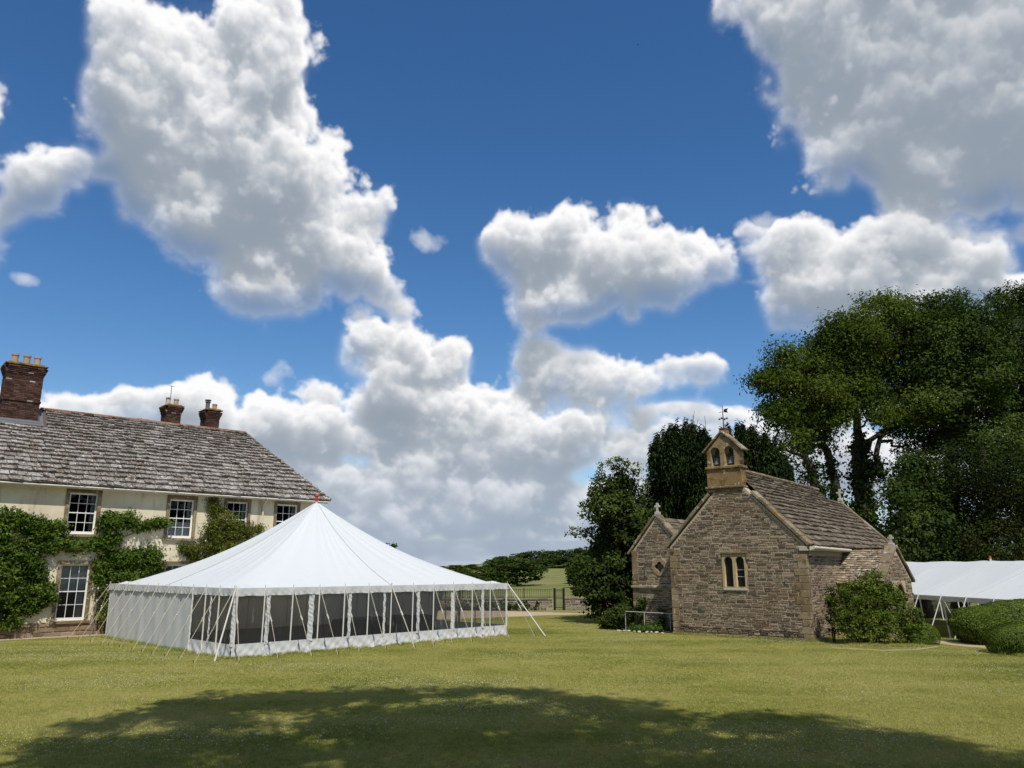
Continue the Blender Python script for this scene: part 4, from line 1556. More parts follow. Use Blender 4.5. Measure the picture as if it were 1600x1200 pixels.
# nave and chancel roofs
RZ0, RY = 3.56, -.28
NZ = RZ0 + SL * (MID - RY)
CRY = 2.22
CZ = RZ0 + SL * (CRY - RY)
mb = MB()
K0, K1, K2 = .42, 11.7, 13.6
mb.poly([(K0, RY, RZ0), (K1, RY, RZ0), (K1, MID, NZ), (K0, MID, NZ)])
mb.poly([(K0, MID, NZ), (K1, MID, NZ), (K1, GW + .28, RZ0), (K0, GW + .28, RZ0)])
mb.poly([(K1, RY, RZ0), (K2, RY, RZ0), (K2, CRY, CZ), (K1, CRY, CZ)])
mb.poly([(K1, CRY, CZ), (K2, CRY, CZ), (K2, 4.72, RZ0), (K1, 4.72, RZ0)])
mb.poly([(K1, RY, RZ0), (K1, MID, NZ), (K1, GW + .28, RZ0)])
croof = mb.build('roof', 'mortar_dark', chapel)
F = slope_frame((0, RY, RZ0), (1, 0, 0), (0, MID - RY, NZ - RZ0))
NSV = math.hypot(MID - RY, NZ - RZ0)
CSV = math.hypot(CRY - RY, CZ - RZ0)
rows = slate_rows(lambda v: (K0, K2 if v < CSV else K1), NSV, .32, .19, .28, .7, thick=(.085, .14))
jobs = [(F, *q) for q in rows]
# porch roof slates share the chapel's set below
PM = Matrix.Translation((5.35, .0, 0)) @ Matrix.Rotation(R(-8), 4, 'Z')     # porch frame: -Y runs out from the nave
PW, PE, PZ, PL = 1.45, 2.22, 3.50, 2.15
PF = PM @ slope_frame((-PW - .15, 0, PE - .1), (0, -1, 0), (PW + .15, 0, PZ - PE + .1))
PSV = math.hypot(PW + .15, PZ - PE + .1)
pieces(croof, jobs, 'slate', 'chapel_slate', 'roof_slate', 'roof_slates_small', 200, CW)
F = slope_frame((0, GW + .28, RZ0), (-1, 0, 0), (0, MID - GW - .28, NZ - RZ0))
rows = slate_rows(lambda v: (-K1, -K0), NSV, .4, .3, .5, .9)
pieces(croof, [(F, *q) for q in rows], 'slate', 'chapel_slate', 'roof_slate', 'rear_slates', 0, CW)
x = .62
while x < K1 - .1:
    MB().box(x, x + .55, MID - .14, MID + .14, NZ - .02, NZ + .09 + random.uniform(-.01, .01), bev=.035).build('ridge_stone', 'coping_stone', croof)
    x += .565
x = K1 + .05
while x < K2 - .3:
    MB().box(x, x + .5, CRY - .13, CRY + .13, CZ - .02, CZ + .08, bev=.035).build('ridge_stone', 'coping_stone', croof)
    x += .515
FE = frame(13.62, 0, 0, R(-90))                 # chancel gable coping, seen from behind
rake(chapel, FE, -CRY - .06, CZ + .02, .36, RZ0 - .04, 5, -.05, .42, .16)
rake(chapel, FE, -4.75, RZ0 - .04, -CRY + .06, CZ + .02, 4, -.05, .42, .16)


def stone_cross(name, base, h, rz, mat, parent, celtic=False):
    M_ = Matrix.Translation(base) @ Matrix.Rotation(rz, 4, 'Z')
    mb = MB()
    mb.box(-.11, .11, -.09, .09, -.05, .12 * h / .6, M=M_, bev=.02)
    mb.box(-.045, .045, -.045, .045, .12 * h / .6 - .003, h, M=M_, bev=.012)
    zc = h * .68
    mb.box(-h * .27, -.046, -.04, .04, zc - .045, zc + .045, M=M_, bev=.012)
    mb.box(.046, h * .27, -.04, .04, zc - .045, zc + .045, M=M_, bev=.012)
    if celtic:
        mb.tube([tuple(M_ @ Vector((h * .17 * math.cos(a), 0, zc + h * .17 * math.sin(a)))) for a in np.linspace(0, 2 * math.pi, 17)], .024, 6)
    return mb.build(name, mat, parent)


stone_cross('gable_cross', (13.8, CRY, CZ + .20), .62, R(90), 'pale_lichen_stone', chapel)
# eaves gutter of the nave
MB().tube([(.1, RY - .03, RZ0 - .07), (5.25, RY - .03, RZ0 - .10)], .065, 8).box(.05, 5.2, -.20, -.17, RZ0 - .18, RZ0 - .03).build('gutter', 'cream_paint', chapel)

# porch
pg = plate('porch', [(-PW, -.1), (PW, -.1), (PW, PE), (0, PZ), (-PW, PE)], [arch(0, -.05, 1.15, 1.35, .75, 12, True)], .36, PM @ Matrix.Translation((0, -PL, 0)), 'mortar', chapel)
MB().box(-PW, -PW + .35, -PL + .362, -.02, -.1, PE - .05, M=PM).box(PW - .35, PW, -PL + .362, -.02, -.1, PE - .05, M=PM).build('side_wall', 'mortar', pg)
FP = PM @ Matrix.Translation((0, -PL, 0))


def pspan(z):
    mm = 0 if z < PE else (z - PE) / (PZ - PE) * PW + .1
    return -PW + mm + .01, PW - mm - .01


jp = [(FP, *q) for q in coursed(pspan, 0, 3.25, .09, .16, .18, .45, cuts=[(-.72, .72, -1, 2.2)])]
FPS = PM @ frame(-PW, 0, 0, R(-90))
jp += [(FPS, *q) for q in coursed(lambda z: (.02, PL), 0, 2.1, .09, .16, .18, .45)]
pieces(pg, jp, 'stone', 'rubble_stone', 'stone', 'stones_small', 30, CW)
n = 9
arc = arch(0, 0, 1.32, 1.35, .86, 18, True)[2:]
for i in range(0, 18, 2):
    a, b = arc[i], arc[i + 2]
    aa, bb = (a[0] * .84, 1.35 + (a[1] - 1.35) * .86), (b[0] * .84, 1.35 + (b[1] - 1.35) * .86)
    vs = [tuple(FP @ Vector((p[0], y, p[1]))) for y in (-.05, .2) for p in (a, b, bb, aa)]
    mbv = MB()
    mbv._push(vs, [(3, 2, 1, 0), (4, 5, 6, 7), (0, 1, 5, 4), (1, 2, 6, 5), (2, 3, 7, 6), (3, 0, 4, 7)])
    mbv.build('arch_stone', 'dressed_stone', pg)
mb = MB()
mb.poly([tuple(PM @ Vector(p)) for p in ((-PW - .15, -PL + .1, PE - .14), (0, -PL + .1, PZ - .04), (0, 1.2, PZ - .04), (-PW - .15, .1, PE - .14))])
mb.poly([tuple(PM @ Vector(p)) for p in ((PW + .15, -PL + .1, PE - .14), (PW + .15, .1, PE - .14), (0, 1.2, PZ - .04), (0, -PL + .1, PZ - .04))])
pr = mb.build('porch_roof', 'mortar_dark', chapel)
rows = slate_rows(lambda v: (.02, PL - .12), PSV, .155, .13, .2, .42, thick=(.03, .055))
PF = PM @ slope_frame((-PW - .15, 0, PE - .12), (0, -1, 0), (PW + .15, 0, PZ - PE + .12))
pieces(pr, [(PF, *q) for q in rows], 'slate', 'porch_slate', 'roof_slate', 'roof_slates_small', 60, CW)
PF2 = PM @ slope_frame((PW + .15, -PL + .1, PE - .12), (0, 1, 0), (-PW - .15, 0, PZ - PE + .12))
rows = slate_rows(lambda v: (.02, PL - .12), PSV, .2, .17, .3, .5, thick=(.03, .055))
pieces(pr, [(PF2, *q) for q in rows], 'slate', 'porch_slate', 'roof_slate', 'roof_slates_side', 0, CW)
rake(pg, FP, -PW - .2, PE - .12, 0, PZ + .06, 4, -.09, .36, .14)
rake(pg, FP, 0, PZ + .06, PW + .2, PE - .12, 4, -.09, .36, .14)
pb = PM @ Vector((0, -PL + .12, PZ + .16))
stone_cross('porch_finial', tuple(pb), .42, R(82), 'pale_lichen_stone', chapel, True)
MB().box(.5, .62, -PL + .9, -PL + .98, .0, 2.0, M=PM).box(-.62, .62, -.6, -.54, 0, 2.3, M=PM).build('porch_door', 'dark_wood', pg)

# annex
quat = []
dd, rr = .12, .112
for i in range(64):
    a = 2 * math.pi * i / 64
    ph = (a + math.pi / 4) % (math.pi / 2) - math.pi / 4
    r_ = dd * math.cos(ph) + math.sqrt(max(0, rr * rr - (dd * math.sin(ph)) ** 2))
    quat.append((QU + r_ * math.cos(a), QZ + r_ * math.sin(a)))
circ = [(QU + QR * math.cos(a), QZ + QR * math.sin(a)) for a in np.linspace(0, 2 * math.pi, 33)[:-1]]
an = plate('annex', [(0, -.1), (AWD - .002, -.1), (AWD - .002, AE + .12), (A1 - AM, AZT), (0, AE)], [[(p[0] * .999 + QU * .001, p[1]) for p in circ]], .42, FA, 'mortar', chapel)
ring = [(QU + (p[0] - QU) * 1.06, QZ + (p[1] - QZ) * 1.06) for p in circ]
qw = plate('quatrefoil_window', ring, [quat], .16, FA @ Matrix.Translation((0, -.035, 0)), 'dressed_stone', an)
MB().poly([tuple(FA @ Vector((p[0], .09, p[1]))) for p in circ]).build('pane', 'leaded_glass', qw)
MB().box(A1 - .42 - .002, A1, AX + .422, 7.0, -.1, AE).build('side_wall', 'mortar', an) if False else MB().box(AX + .422, 7.0, A1 - .42, A1, -.1, AE).build('side_wall', 'mortar', an)
MB().box(-.06, AWD, -.11, .02, 1.83, 1.94, M=FA, bev=.02).build('string_course', 'coping_stone', an)
z = 0.0
while z < AE - .2:
    k = .30 if int(z / QH) % 2 else .28
    block('quoin', -.012, k, -.035, .25, z, z + QH - .015, FA, 'dressed_stone', an)
    z += QH
rake(an, FA, -.16, AE - .14, A1 - AM, AZT + .02, 4, -.09, .45, .11)
rake(an, FA, A1 - AM, AZT + .02, A1 - 5.76, AZT - (AM - 5.76) * 1.13, 4, -.09, .45, .11)
mb = MB()
mb.poly([(AX + .4, 5.72, 3.55), (7.0, 5.72, 3.55), (7.0, AM, AZT - .06), (AX + .4, AM, AZT - .06)])
mb.poly([(AX + .4, AM, AZT - .06), (7.0, AM, AZT - .06), (7.0, A1 + .2, AE - .28), (AX + .4, A1 + .2, AE - .28)])
mb.poly([(7.0, 5.72, 3.3), (7.0, A1 + .2, AE - .28), (7.0, AM, AZT - .06)])
ar = mb.build('annex_roof', 'mortar_dark', chapel)
F = slope_frame((AX, 5.72, 3.55), (1, 0, 0), (0, AM - 5.72, AZT - .06 - 3.55))
rows = slate_rows(lambda v: (.4, 6.0), math.hypot(AM - 5.72, AZT - 3.61), .22, .18, .3, .6)
pieces(ar, [(F, *q) for q in rows], 'slate', 'chapel_slate', 'roof_slate', 'roof_slates_small', 20, CW)
ab = FA @ Vector((A1 - AM, .18, AZT + .12))
stone_cross('annex_finial', tuple(ab), .5, R(90), 'pale_lichen_stone', chapel, True)

# handrail by the annex
hr = thing('handrail', 'white metal handrail in front of the low stone annex wall', 'handrail', tuple(CB), CRZ)
for s in (8.30, 7.35, 6.10):
    MB().tube([(.45, s, 0), (.45, s, .80)], .017, 8).build('post', 'rail_paint', hr)
MB().tube([(.8, 8.42, .80), (.45, 8.30, .82), (.45, 5.78, .80)], .017, 8).build('rail', 'rail_paint', hr)


def lowplant(name, label, cat, puffs, n, size, mat, seed, loc, rz=0.0, clump=.08, group=None, outward=None, aspect=.5, shell=.3, flowers=None, core=None):
    t_ = thing(name, label, cat, loc, rz, group)
    pts, d, tint = puff_points(puffs, n, seed, shell, clump=clump, per=40, loose=.12)
    pts[:, 2] = np.maximum(pts[:, 2], .02)
    add('foliage', leaf_mesh('foliage', pts, size, mat, aspect, outward=d * .8, seed=seed, tint=tint), t_, 'stuff')
    mb = MB()
    for p in puffs[:14]:
        mb.tube([(p[0] * .5, p[1] * .5, 0), (p[0] * .8, p[1] * .8, p[2] * .6), (p[0], p[1], p[2])], [.03, .022, .01], 5)
    mb.build('stem', 'bark', t_)
    return t_


lowplant('ivy', 'low green ivy growing at the foot of the annex wall behind the handrail', 'ivy', [(.75, 7.9, .15, .2, .4, .25), (.7, 7.0, .15, .25, .6, .28), (.7, 6.1, .12, .25, .5, .2), (.2, 7.2, .1, .5, .9, .16), (.85, 7.75, .9, .10, .22, .55), (.85, 7.6, 1.3, .06, .12, .25), (.85, 6.7, .5, .1, .2, .4)], 5000, .10, 'plant_leaf', 31, tuple(CB), CRZ)
for i in range(9):
    s = 8.2 - i * .26 + random.uniform(-.05, .05)
    p = CW @ Vector((-.32 + random.uniform(-.05, .05), s, .04))
    o = MB().lathe([(.05, -.05), (.10, 0), (.085, .05), (.03, .075)], (0, 0, 0), 7).build('edging_stone', 'pale_lichen_stone')
    o.location = p
    o.rotation_euler = (random.uniform(-.2, .2), random.uniform(-.2, .2), random.uniform(0, 3))
    o.scale = (random.uniform(.5, 1.1), random.uniform(.5, 1.0), random.uniform(.5, .9))
    tag(o, 'small pale stone in the row edging the bed under the handrail', 'stone', 'pale stones edging the bed by the annex')

# ================================================================== THE WHITE MARQUEE ON THE LAWN
TAZ = 44.5
TB = gpt(359, 1030)
TRZ = R(90 - TAZ)
tent = thing('marquee', 'large white square marquee with one central peak and clear plastic window walls', 'marquee', tuple(TB), TRZ)
LX, LY, TE, TP = 12.0, 10.85, 2.08, 5.45
CX, CY = LX / 2, LY / 2


def nz1(a, b, k=0.0):
    return math.sin(a * 3.1 + k) * math.sin(b * 2.3 + 1.7 * k) * .5 + math.sin(a * 7.7 + 2 * k + b * 1.9) * .3 + math.sin(b * 9.1 + a * 5.3 + k) * .2


def roof_z(x, y):
    px, py = abs(x - CX) / CX, abs(y - CY) / CY
    p = 9.0
    a = (px ** p + py ** p) ** (1 / p)
    a = min(a, max(px, py) * 1.03) if a > 1 else a
    a = min(1, a)
    g = .70 * (1 - a) + .30 * (1 - a) ** 2.6
    edge = max(px, py)
    # cloth hangs a little between the seams and puckers towards the eave
    along = px if py > px else py
    dip = -.085 * math.sin(math.pi * min(1, along)) * math.sin(math.pi * min(1, a)) * (1 if a < 1 else 0)
    th = math.atan2(y - CY, x - CX)
    puck = .012 * nz1(x * 1.4, y * 1.4) * edge ** 3 + .015 * math.sin(th * 46 + 3 * math.sin(th * 7)) * math.sin(math.pi * min(1, a)) * (.4 + .6 * math.sin(th * 5 + 1) ** 2)
    scal = 0.0
    return TE + (TP - TE) * g + dip + puck + scal


def roof_panel(qx, qy):
    """one triangular quarter of the canopy, qx/qy pick the side"""
    def fn(a, b):
        e = 1 - b * .985                              # 1 at the eave, ~0 at the pole
        s = (a * 2 - 1) * e
        if qx == 0:
            x, y = CX + s * CX, CY + qy * e * CY
        else:
            x, y = CX + qx * e * CX, CY + s * CY
        return (x, y, roof_z(x, y))
    mb = MB()
    mb.grid(fn, 72, 40)
    return mb


for q in ((0, -1), (0, 1), (-1, 0), (1, 0)):
    o = roof_panel(*q).build('roof_panel', 'canvas_roof', tent, smooth=True)
# seams from the peak to the middle of each side
for (ex, ey) in ((CX, 0), (CX, LY), (0, CY), (LX, CY)):
    pts = []
    for i in range(25):
        f = .03 + .97 * i / 24
        x, y = CX + (ex - CX) * f, CY + (ey - CY) * f
        pts.append((x, y, roof_z(x, y) + .012))
    MB().tube(pts, .012, 5).build('seam', 'grey_rope', tent)
MB().lathe([(.05, -.1), (.05, .02), (.10, .06), (.10, .14), (.05, .18), (.09, .24), (.06, .31), (.01, .34)], (CX, CY, TP), 12).build('finial', 'red_paint', tent)
MB().tube([(CX, CY, 0), (CX, CY, TP + .05)], .06, 10).build('centre_pole', 'pole_white', tent)


def side_pt(side, u, out=0.0, z=0.0):
    """a point along one wall: 0 near right, 1 far right, 2 back, 3 near left"""
    if side == 0:
        return (u, -out, z)
    if side == 1:
        return (LX + out, u, z)
    if side == 2:
        return (LX - u, LY + out, z)
    return (-out, LY - u, z)


LEN = [LX, LY, LX, LY]
for sd in range(4):
    L = LEN[sd]

    def vfn(a, b, sd=sd, L=L):
        u = -.03 + (L + .06) * a
        drop = .24 + .006 * math.cos(u * math.pi * 2) + .006 * math.sin(u * 9.1 + sd)
        w = b * (.010 * math.sin(u * 17 + sd) + .012 * math.sin(u * 6.3 + 2) + .012 * math.sin(u * 31 + b * 5) + .010 * math.sin(u * 23 - b * 9))
        x, y, z = side_pt(sd, u, .03 + w)
        return (x, y, TE + .015 - drop * b)
    mb = MB()
    mb.grid(vfn, 200, 5)
    mb.build('valance', 'canvas_wall', tent, smooth=True)


def wall_sheet(name, sd, u0, u1, z0, z1, amp=.02, f=6.0, ph=0.0, nu=24, nv=10, diag=0.0, mat='canvas_wall', out=-.02):
    def fn(a, b):
        u, z = u0 + (u1 - u0) * a, z0 + (z1 - z0) * b
        e = min(1, 6 * min(a, 1 - a) + .3)
        w = amp * e * (math.sin(u * f + ph + z * diag) * .6 + .4 * math.sin(u * f * 2.3 + z * diag * 1.9 + ph * 2.1)) * (.55 + .45 * (1 - b))
        return side_pt(sd, u, out + w, z)
    mb = MB()
    mb.grid(fn, nu, nv)
    return mb.build(name, mat, tent, smooth=True)


def glaze(sd, u0, u1, k):
    wall_sheet('window_panel', sd, u0, u1, .40, TE - .06, .012, 3.2, k * 1.7, 14, 10, 2.2, 'clear_plastic', out=-.035)


def skirt(sd, u0, u1, k):
    def fn(a, b):
        u, z = u0 + (u1 - u0) * a, .0 + .43 * b
        # gathered towards the lacing at each end
        fan = math.sin((b * 8 + 3) * (a - .5) * 5 + k) * math.exp(-((a * (1 - a)) * 7))
        w = .022 * fan + .016 * math.sin(u * 11 + z * 16 + k) + .010 * math.sin(u * 23 - z * 21 + 2 * k)
        return side_pt(sd, u, -.01 + w * (1.2 - b) + (.05 * (1 - b) ** 2), z - .01)
    mb = MB()
    mb.grid(fn, 40, 8)
    mb.build('skirt', 'canvas_wall', tent, smooth=True)


def divider(sd, u, w, k):
    def fn(a, b):
        z = .36 + (TE - .42) * b
        ruff = .012 * math.sin(z * 27 + (a - .5) * 7 + k) + .007 * math.sin(z * 49 + k * 2 + a * 5)
        return side_pt(sd, u + w * (a - .5) + .012 * math.sin(z * 17 + k), .0 + ruff * (.4 + .6 * math.sin(math.pi * a)) + .01, z)
    mb = MB()
    mb.grid(fn, 6, 90)
    mb.build('divider_strip', 'canvas_wall', tent, smooth=True)


# near right side: eight clear bays between laced strips
div = [0.02, 1.15, 2.72, 4.24, 5.72, 7.28, 9.0, 10.6, 11.96]
wid = [.10, .14, .20, .13, .10, .14, .20, .14, .10]
for i, (u, w) in enumerate(zip(div, wid)):
    divider(0, u, w, i * 1.3)
for i in range(8):
    glaze(0, div[i], div[i + 1], i)
    skirt(0, div[i], div[i + 1], i * 2.1)
# near left side (3): opaque canvas, then two clear bays by the near corner
for i, (a, b) in enumerate(((0, 2.6), (2.6, 5.2), (5.2, 7.75))):
    wall_sheet('wall_panel', 3, a, b, .02, TE - .04, .018, 3.6, i * 1.9, 60, 12, .8)
for i, (u, w) in enumerate(((7.85, .14), (9.25, .12), (10.82, .10))):
    divider(3, u, w, i * .9 + 4)
for i, (a, b) in enumerate(((7.75, 9.25), (9.25, 10.85))):
    glaze(3, a, b, i + 11)
    skirt(3, a, b, i * 3.1 + 20)
# far right side (1): clear bays near the right corner, canvas beyond; back (2) canvas
dv = [0.05, 1.5, 3.0, 4.6]
for i, u in enumerate(dv):
    divider(1, u, .12, i + 9.0)
for i in range(3):
    glaze(1, dv[i], dv[i + 1], i + 21)
    skirt(1, dv[i], dv[i + 1], i + 30.0)
for i, (a, b) in enumerate(((4.6, 7.7), (7.7, 10.85))):
    wall_sheet('wall_panel', 1, a, b, .02, TE - .04, .03, 4.0, i * 2.3, 50, 10, .4)
for i in range(4):
    wall_sheet('wall_panel', 2, i * 3.0, i * 3.0 + 3.0, .02, TE - .04, .03, 4.0, i * 1.3, 50, 10, .4)
for (a0, a1) in ((.0, .55), (1.5, 3.1), (3.5, 5.2), (5.6, 7.6)):
    MB().grid(lambda a, b: side_pt(3, a0 + (a1 - a0) * a, .03 + .10 * b + .02 * math.sin(a * 17), (.065 - .05 * b) * min(1, 8 * a * (1 - a) + .25)), 24, 3).build('ground_sheet', 'green_sheet', tent)
MB().box(.1, LX - .1, .1, LY - .1, .012, .03).build('floor', 'floor_mat', tent)
for sd in range(4):
    n = int(round(LEN[sd]))
    for i in range(n + (1 if sd in (0, 2) else 0)):
        u = min(max(LEN[sd] * i / n, .08), LEN[sd] - .08)
        o_ = -.12 if (sd == 2 or (sd == 3 and u < 7.6) or (sd == 1 and u > 4.7)) else .02
        a, b = side_pt(sd, u, o_), side_pt(sd, u, o_ + .01)
        if sd in (1, 3) and i == 0:
            continue
        MB().tube([(a[0], a[1], 0), (b[0], b[1], TE - .02)], .024, 8).build('side_pole', 'pole_white', tent)


def guy(top, foot, heavy=False):
    t0, f0 = np.array(top), np.array(foot)
    mb = MB()
    k = t0 + (f0 - t0) * .45
    r0 = .0105 if not heavy else .020
    mb.tube([t0 + np.array([0, 0, .10]), t0, k], r0, 5)
    off = np.array([.012, .012, 0])
    mb.tube([k - (f0 - t0) * .06 + off, f0], r0 * .85, 5)
    g = mb.build('guy_rope', 'rope', tent)
    MB().tube([k - (f0 - t0) * .035 - off * 2, k + (f0 - t0) * .03 + off * 2], .026 if not heavy else .034, 6).build('tensioner', 'pole_white', g)
    d = (t0 - f0) / np.linalg.norm(t0 - f0)
    MB().tube([f0 - np.array([0, 0, .08]) + np.array([-d[0] * .02, -d[1] * .02, 0]), f0 + np.array([-d[0] * .06, -d[1] * .06, .10])], .010, 5).build('peg', 'iron', g)


for sd in range(4):
    n = int(round(LEN[sd]))
    for i in range(n + 1):
        u = LEN[sd] * i / n
        o = 1.15 + random.uniform(-.1, .1)
        du = random.uniform(-.12, .12)
        heavy = abs(u - LEN[sd] / 2) < .3
        if i in (0, n):
            sgn = -1 if i == 0 else 1
            du = sgn * random.uniform(.25, .4)
            o = 1.25 if sd != 2 else .95
        if sd == 2:
            o = min(o, .95)
        guy(side_pt(sd, u, .03, TE - .0), side_pt(sd, u + du, o + (.25 if heavy and sd != 2 else 0), 0.0), heavy)
# the two white storm poles by the near corner
MB().tube([(-.02, -.03, TE - .05), (-.62, -.30, .0)], .026, 8).build('brace_pole', 'pole_white', tent)
MB().tube([(LX + .02, -.03, TE - .02), (LX + .86, -1.36, .0)], .026, 8).build('brace_pole', 'pole_white', tent)


def heap(name, label, cx, cy, rx, ry, h, rz, seed):
    r = np.random.default_rng(seed)
    ph = r.uniform(0, 6, 6)
    TW = Matrix.Translation(tuple(TB)) @ Matrix.Rotation(TRZ, 4, 'Z')
    w = TW @ Vector((cx, cy, .03))
    t_ = thing(name, label, 'furniture', tuple(w), TRZ + rz)
    # a folding trestle under a black cloth
    def cloth(a, b):
        an = 2 * math.pi * a
        ca, sa = math.cos(an), math.sin(an)
        sq = max(abs(ca), abs(sa))
        rr = 1 / sq
        if b < .4:
            k = b / .4
            return (rx * ca * rr * k, ry * sa * rr * k, h + .02 * math.sin(an * 3 + ph[0]) * k)
        k = (b - .4) / .6
        fl = 1 + k * (.10 + .05 * math.sin(an * 9 + ph[1]))
        return (rx * ca * rr * fl, ry * sa * rr * fl, h * (1 - k) + .01)
    MB().grid(cloth, 72, 16).build('cloth', 'dark_cover', t_, smooth=True)
    MB().box(-rx * .97, rx * .97, -ry * .97, ry * .97, h - .04, h - .012).build('table_top', 'dark_wood', t_)
    for sx in (-1, 1):
        for sy in (-1, 1):
            MB().tube([(sx * rx * .85, sy * ry * .8, 0), (sx * rx * .85, sy * ry * .8, h - .042)], .02, 6).build('leg', 'iron', t_)


heap('covered_table', 'dark covered table inside the marquee behind its middle window bays', 7.0, 3.3, 1.1, .5, .74, .3, 1)
heap('covered_table', 'small dark covered table inside the marquee nearest its far clear end bays', 9.0, 2.5, .75, .42, .80, -.2, 2)

# ================================================================== THE SECOND MARQUEE, right
MAZ = 175.0
M0 = (20.12, 52.6)
MG = float(ground_h(20.5, 40))
m2 = thing('marquee', 'long white open sided ridge marquee beyond the hedges and chapel porch', 'marquee', (M0[0], M0[1], MG), R(90 - MAZ))
ML, MD, ME, MP = 30.13, 8.4, 1.98, 3.72


def m2roof(side):
    def fn(a, b):
        x = ML * a
        y = b * MD / 2 if side == 0 else MD - b * MD / 2
        seam = abs(((x / 3.67) % 1) - .5) * 2
        z = ME + (MP - ME) * (.86 * b + .14 * b * b) - .05 * math.sin(math.pi * b) * (1 - seam ** 2) + .012 * nz1(x * .9, y * 1.2)
        if b > .98:
            z -= .05 * (1 - seam)
        return (x, y, z)
    mb = MB()
    mb.grid(fn, 132, 16)
    return mb


m2roof(0).build('roof_panel', 'canvas_roof', m2, smooth=True)
m2roof(1).build('roof_panel', 'canvas_roof', m2, smooth=True)
for k in range(9):
    x = ML * k / 8
    MB().tube([(x, MD / 2 * b, ME + (MP - ME) * (.86 * b + .14 * b * b) + .004) for b in np.linspace(0, 1, 9)], .008, 5).build('seam', 'canvas_wall', m2)
for y, sg in ((0, -1), (MD, 1)):
    MB().grid(lambda a, b: (ML * a, y + sg * (.02 + b * (.03 * math.sin(a * 190) + .02 * math.sin(a * 87))), ME + .01 - b * (.24 + .02 * math.sin(a * 60))), 220, 4).build('valance', 'canvas_wall', m2, smooth=True)
for i in range(17):
    for y, sg in ((0, -1), (MD, 1)):
        x = ML * i / 16
        MB().tube([(x + .32, y, -.3), (x, y, ME)], .035, 7).build('side_pole', 'pole_white', m2)
        g = MB()
        g.tube([(x, y, ME + .08), (x + random.uniform(-.1, .1), y + sg * .95, -.02)], .028, 5)
        g.build('guy_rope', 'pole_white', m2)
for i in (3, 6):
    MB().tube([(ML * i / 8, MD / 2, 0), (ML * i / 8, MD / 2, MP + .1)], .05, 8).build('ridge_pole', 'pole_white', m2)
    MB().lathe([(.04, 0), (.07, .05), (.05, .12), (.01, .16)], (ML * i / 8, MD / 2, MP + .08), 8).build('finial', 'red_paint', m2)

# ================================================================== WALL, RAILINGS AND GATE BEYOND THE DRIVE
def gz(x, y):
    return float(ground_h(x, y))


WY = 53.0
lw = thing('garden_wall', 'low rubble garden wall under iron railings beyond the gravel drive', 'wall', (0, WY, 0))
MB().box(-9, 2.72, 0, .4, -.1, .66).build('wall_core', 'mortar', lw)
st = coursed(lambda z: (-9, 2.7), 0, .62, .10, .17, .18, .45)
pieces(lw, [(Matrix.Identity(4), *q) for q in st], 'stone', 'wall_rubble', 'stone', 'stones_small', 0, Matrix.Translation((0, WY, 0)))
x = -9
while x < 2.4:
    l = random.uniform(.5, .9)
    MB().box(x, min(2.7, x + l - .01), -.06, .46, .661, .74 + random.uniform(-.02, .02), bev=.02).build('coping_stone', 'wall_rubble', lw)
    x += l
lw2 = thing('garden_wall', 'low stone garden wall with pale coping between the iron gate and the tree', 'wall', (0, WY, 0))
MB().box(3.55, 9.5, 0, .4, -.1, .72).build('wall_core', 'mortar', lw2)
st = coursed(lambda z: (3.55, 9.5), 0, .70, .10, .17, .18, .45)
pieces(lw2, [(Matrix.Identity(4), *q) for q in st], 'stone', 'wall_rubble', 'stone', 'stones_small', 0, Matrix.Translation((0, WY, 0)))
x = 3.5
while x < 9.4:
    l = random.uniform(.7, 1.1)
    MB().box(x, x + l - .01, -.06, .46, .721, .86, bev=.02).build('coping_stone', 'coping_stone', lw2)
    x += l
fe = thing('railing', 'thin black iron railing along the top of the low garden wall', 'railing', (0, WY, .74))
mb = MB()
for i in range(78):
    x = -8.9 + i * .148
    mb.tube([(x, .2, 0), (x, .2, .62)], .009, 4, cap=False)
mb.build('railing_bar', 'iron', fe, kind='stuff')
MB().box(-9, 2.7, .185, .215, .55, .575).build('rail', 'iron', fe)
MB().box(-9, 2.7, .185, .215, .08, .105).build('rail', 'iron', fe)
for x in (-7.5, -5.4, -3.3, -1.2, .8):
    MB().box(x - .025, x + .025, .17, .23, 0, .72).build('post', 'iron', fe)
gt = thing('iron_gate', 'black iron gate between two square posts in the garden wall', 'gate', (0, WY, 0))
for x in (2.84, 3.44):
    MB().box(x - .075, x + .075, .12, .27, 0, 1.42, bev=.01).build('gate_post', 'iron', gt)
for z in (.15, .75, 1.28):
    MB().box(2.92, 3.36, .18, .21, z, z + .035).build('rail', 'iron', gt)
for i in range(5):
    x = 2.97 + i * .085
    MB().tube([(x, .195, .1), (x, .195, 1.34)], .009, 5).build('bar', 'iron', gt)
# dark planting along the foot of the wall
lowplant('border_plant', 'dark red leaved planting along the foot of the garden wall', 'plants', [(-8 + .55 * i, 0, .3, .45, .3, .34) for i in range(18)], 4200, .13, 'ivy_leaf', 41, (0, WY - .45, 0))

# ================================================================== PLANTS NEAR THE CHAPEL


def at0(u, v, Y, gzv=None):
    return at(u, v, Y)


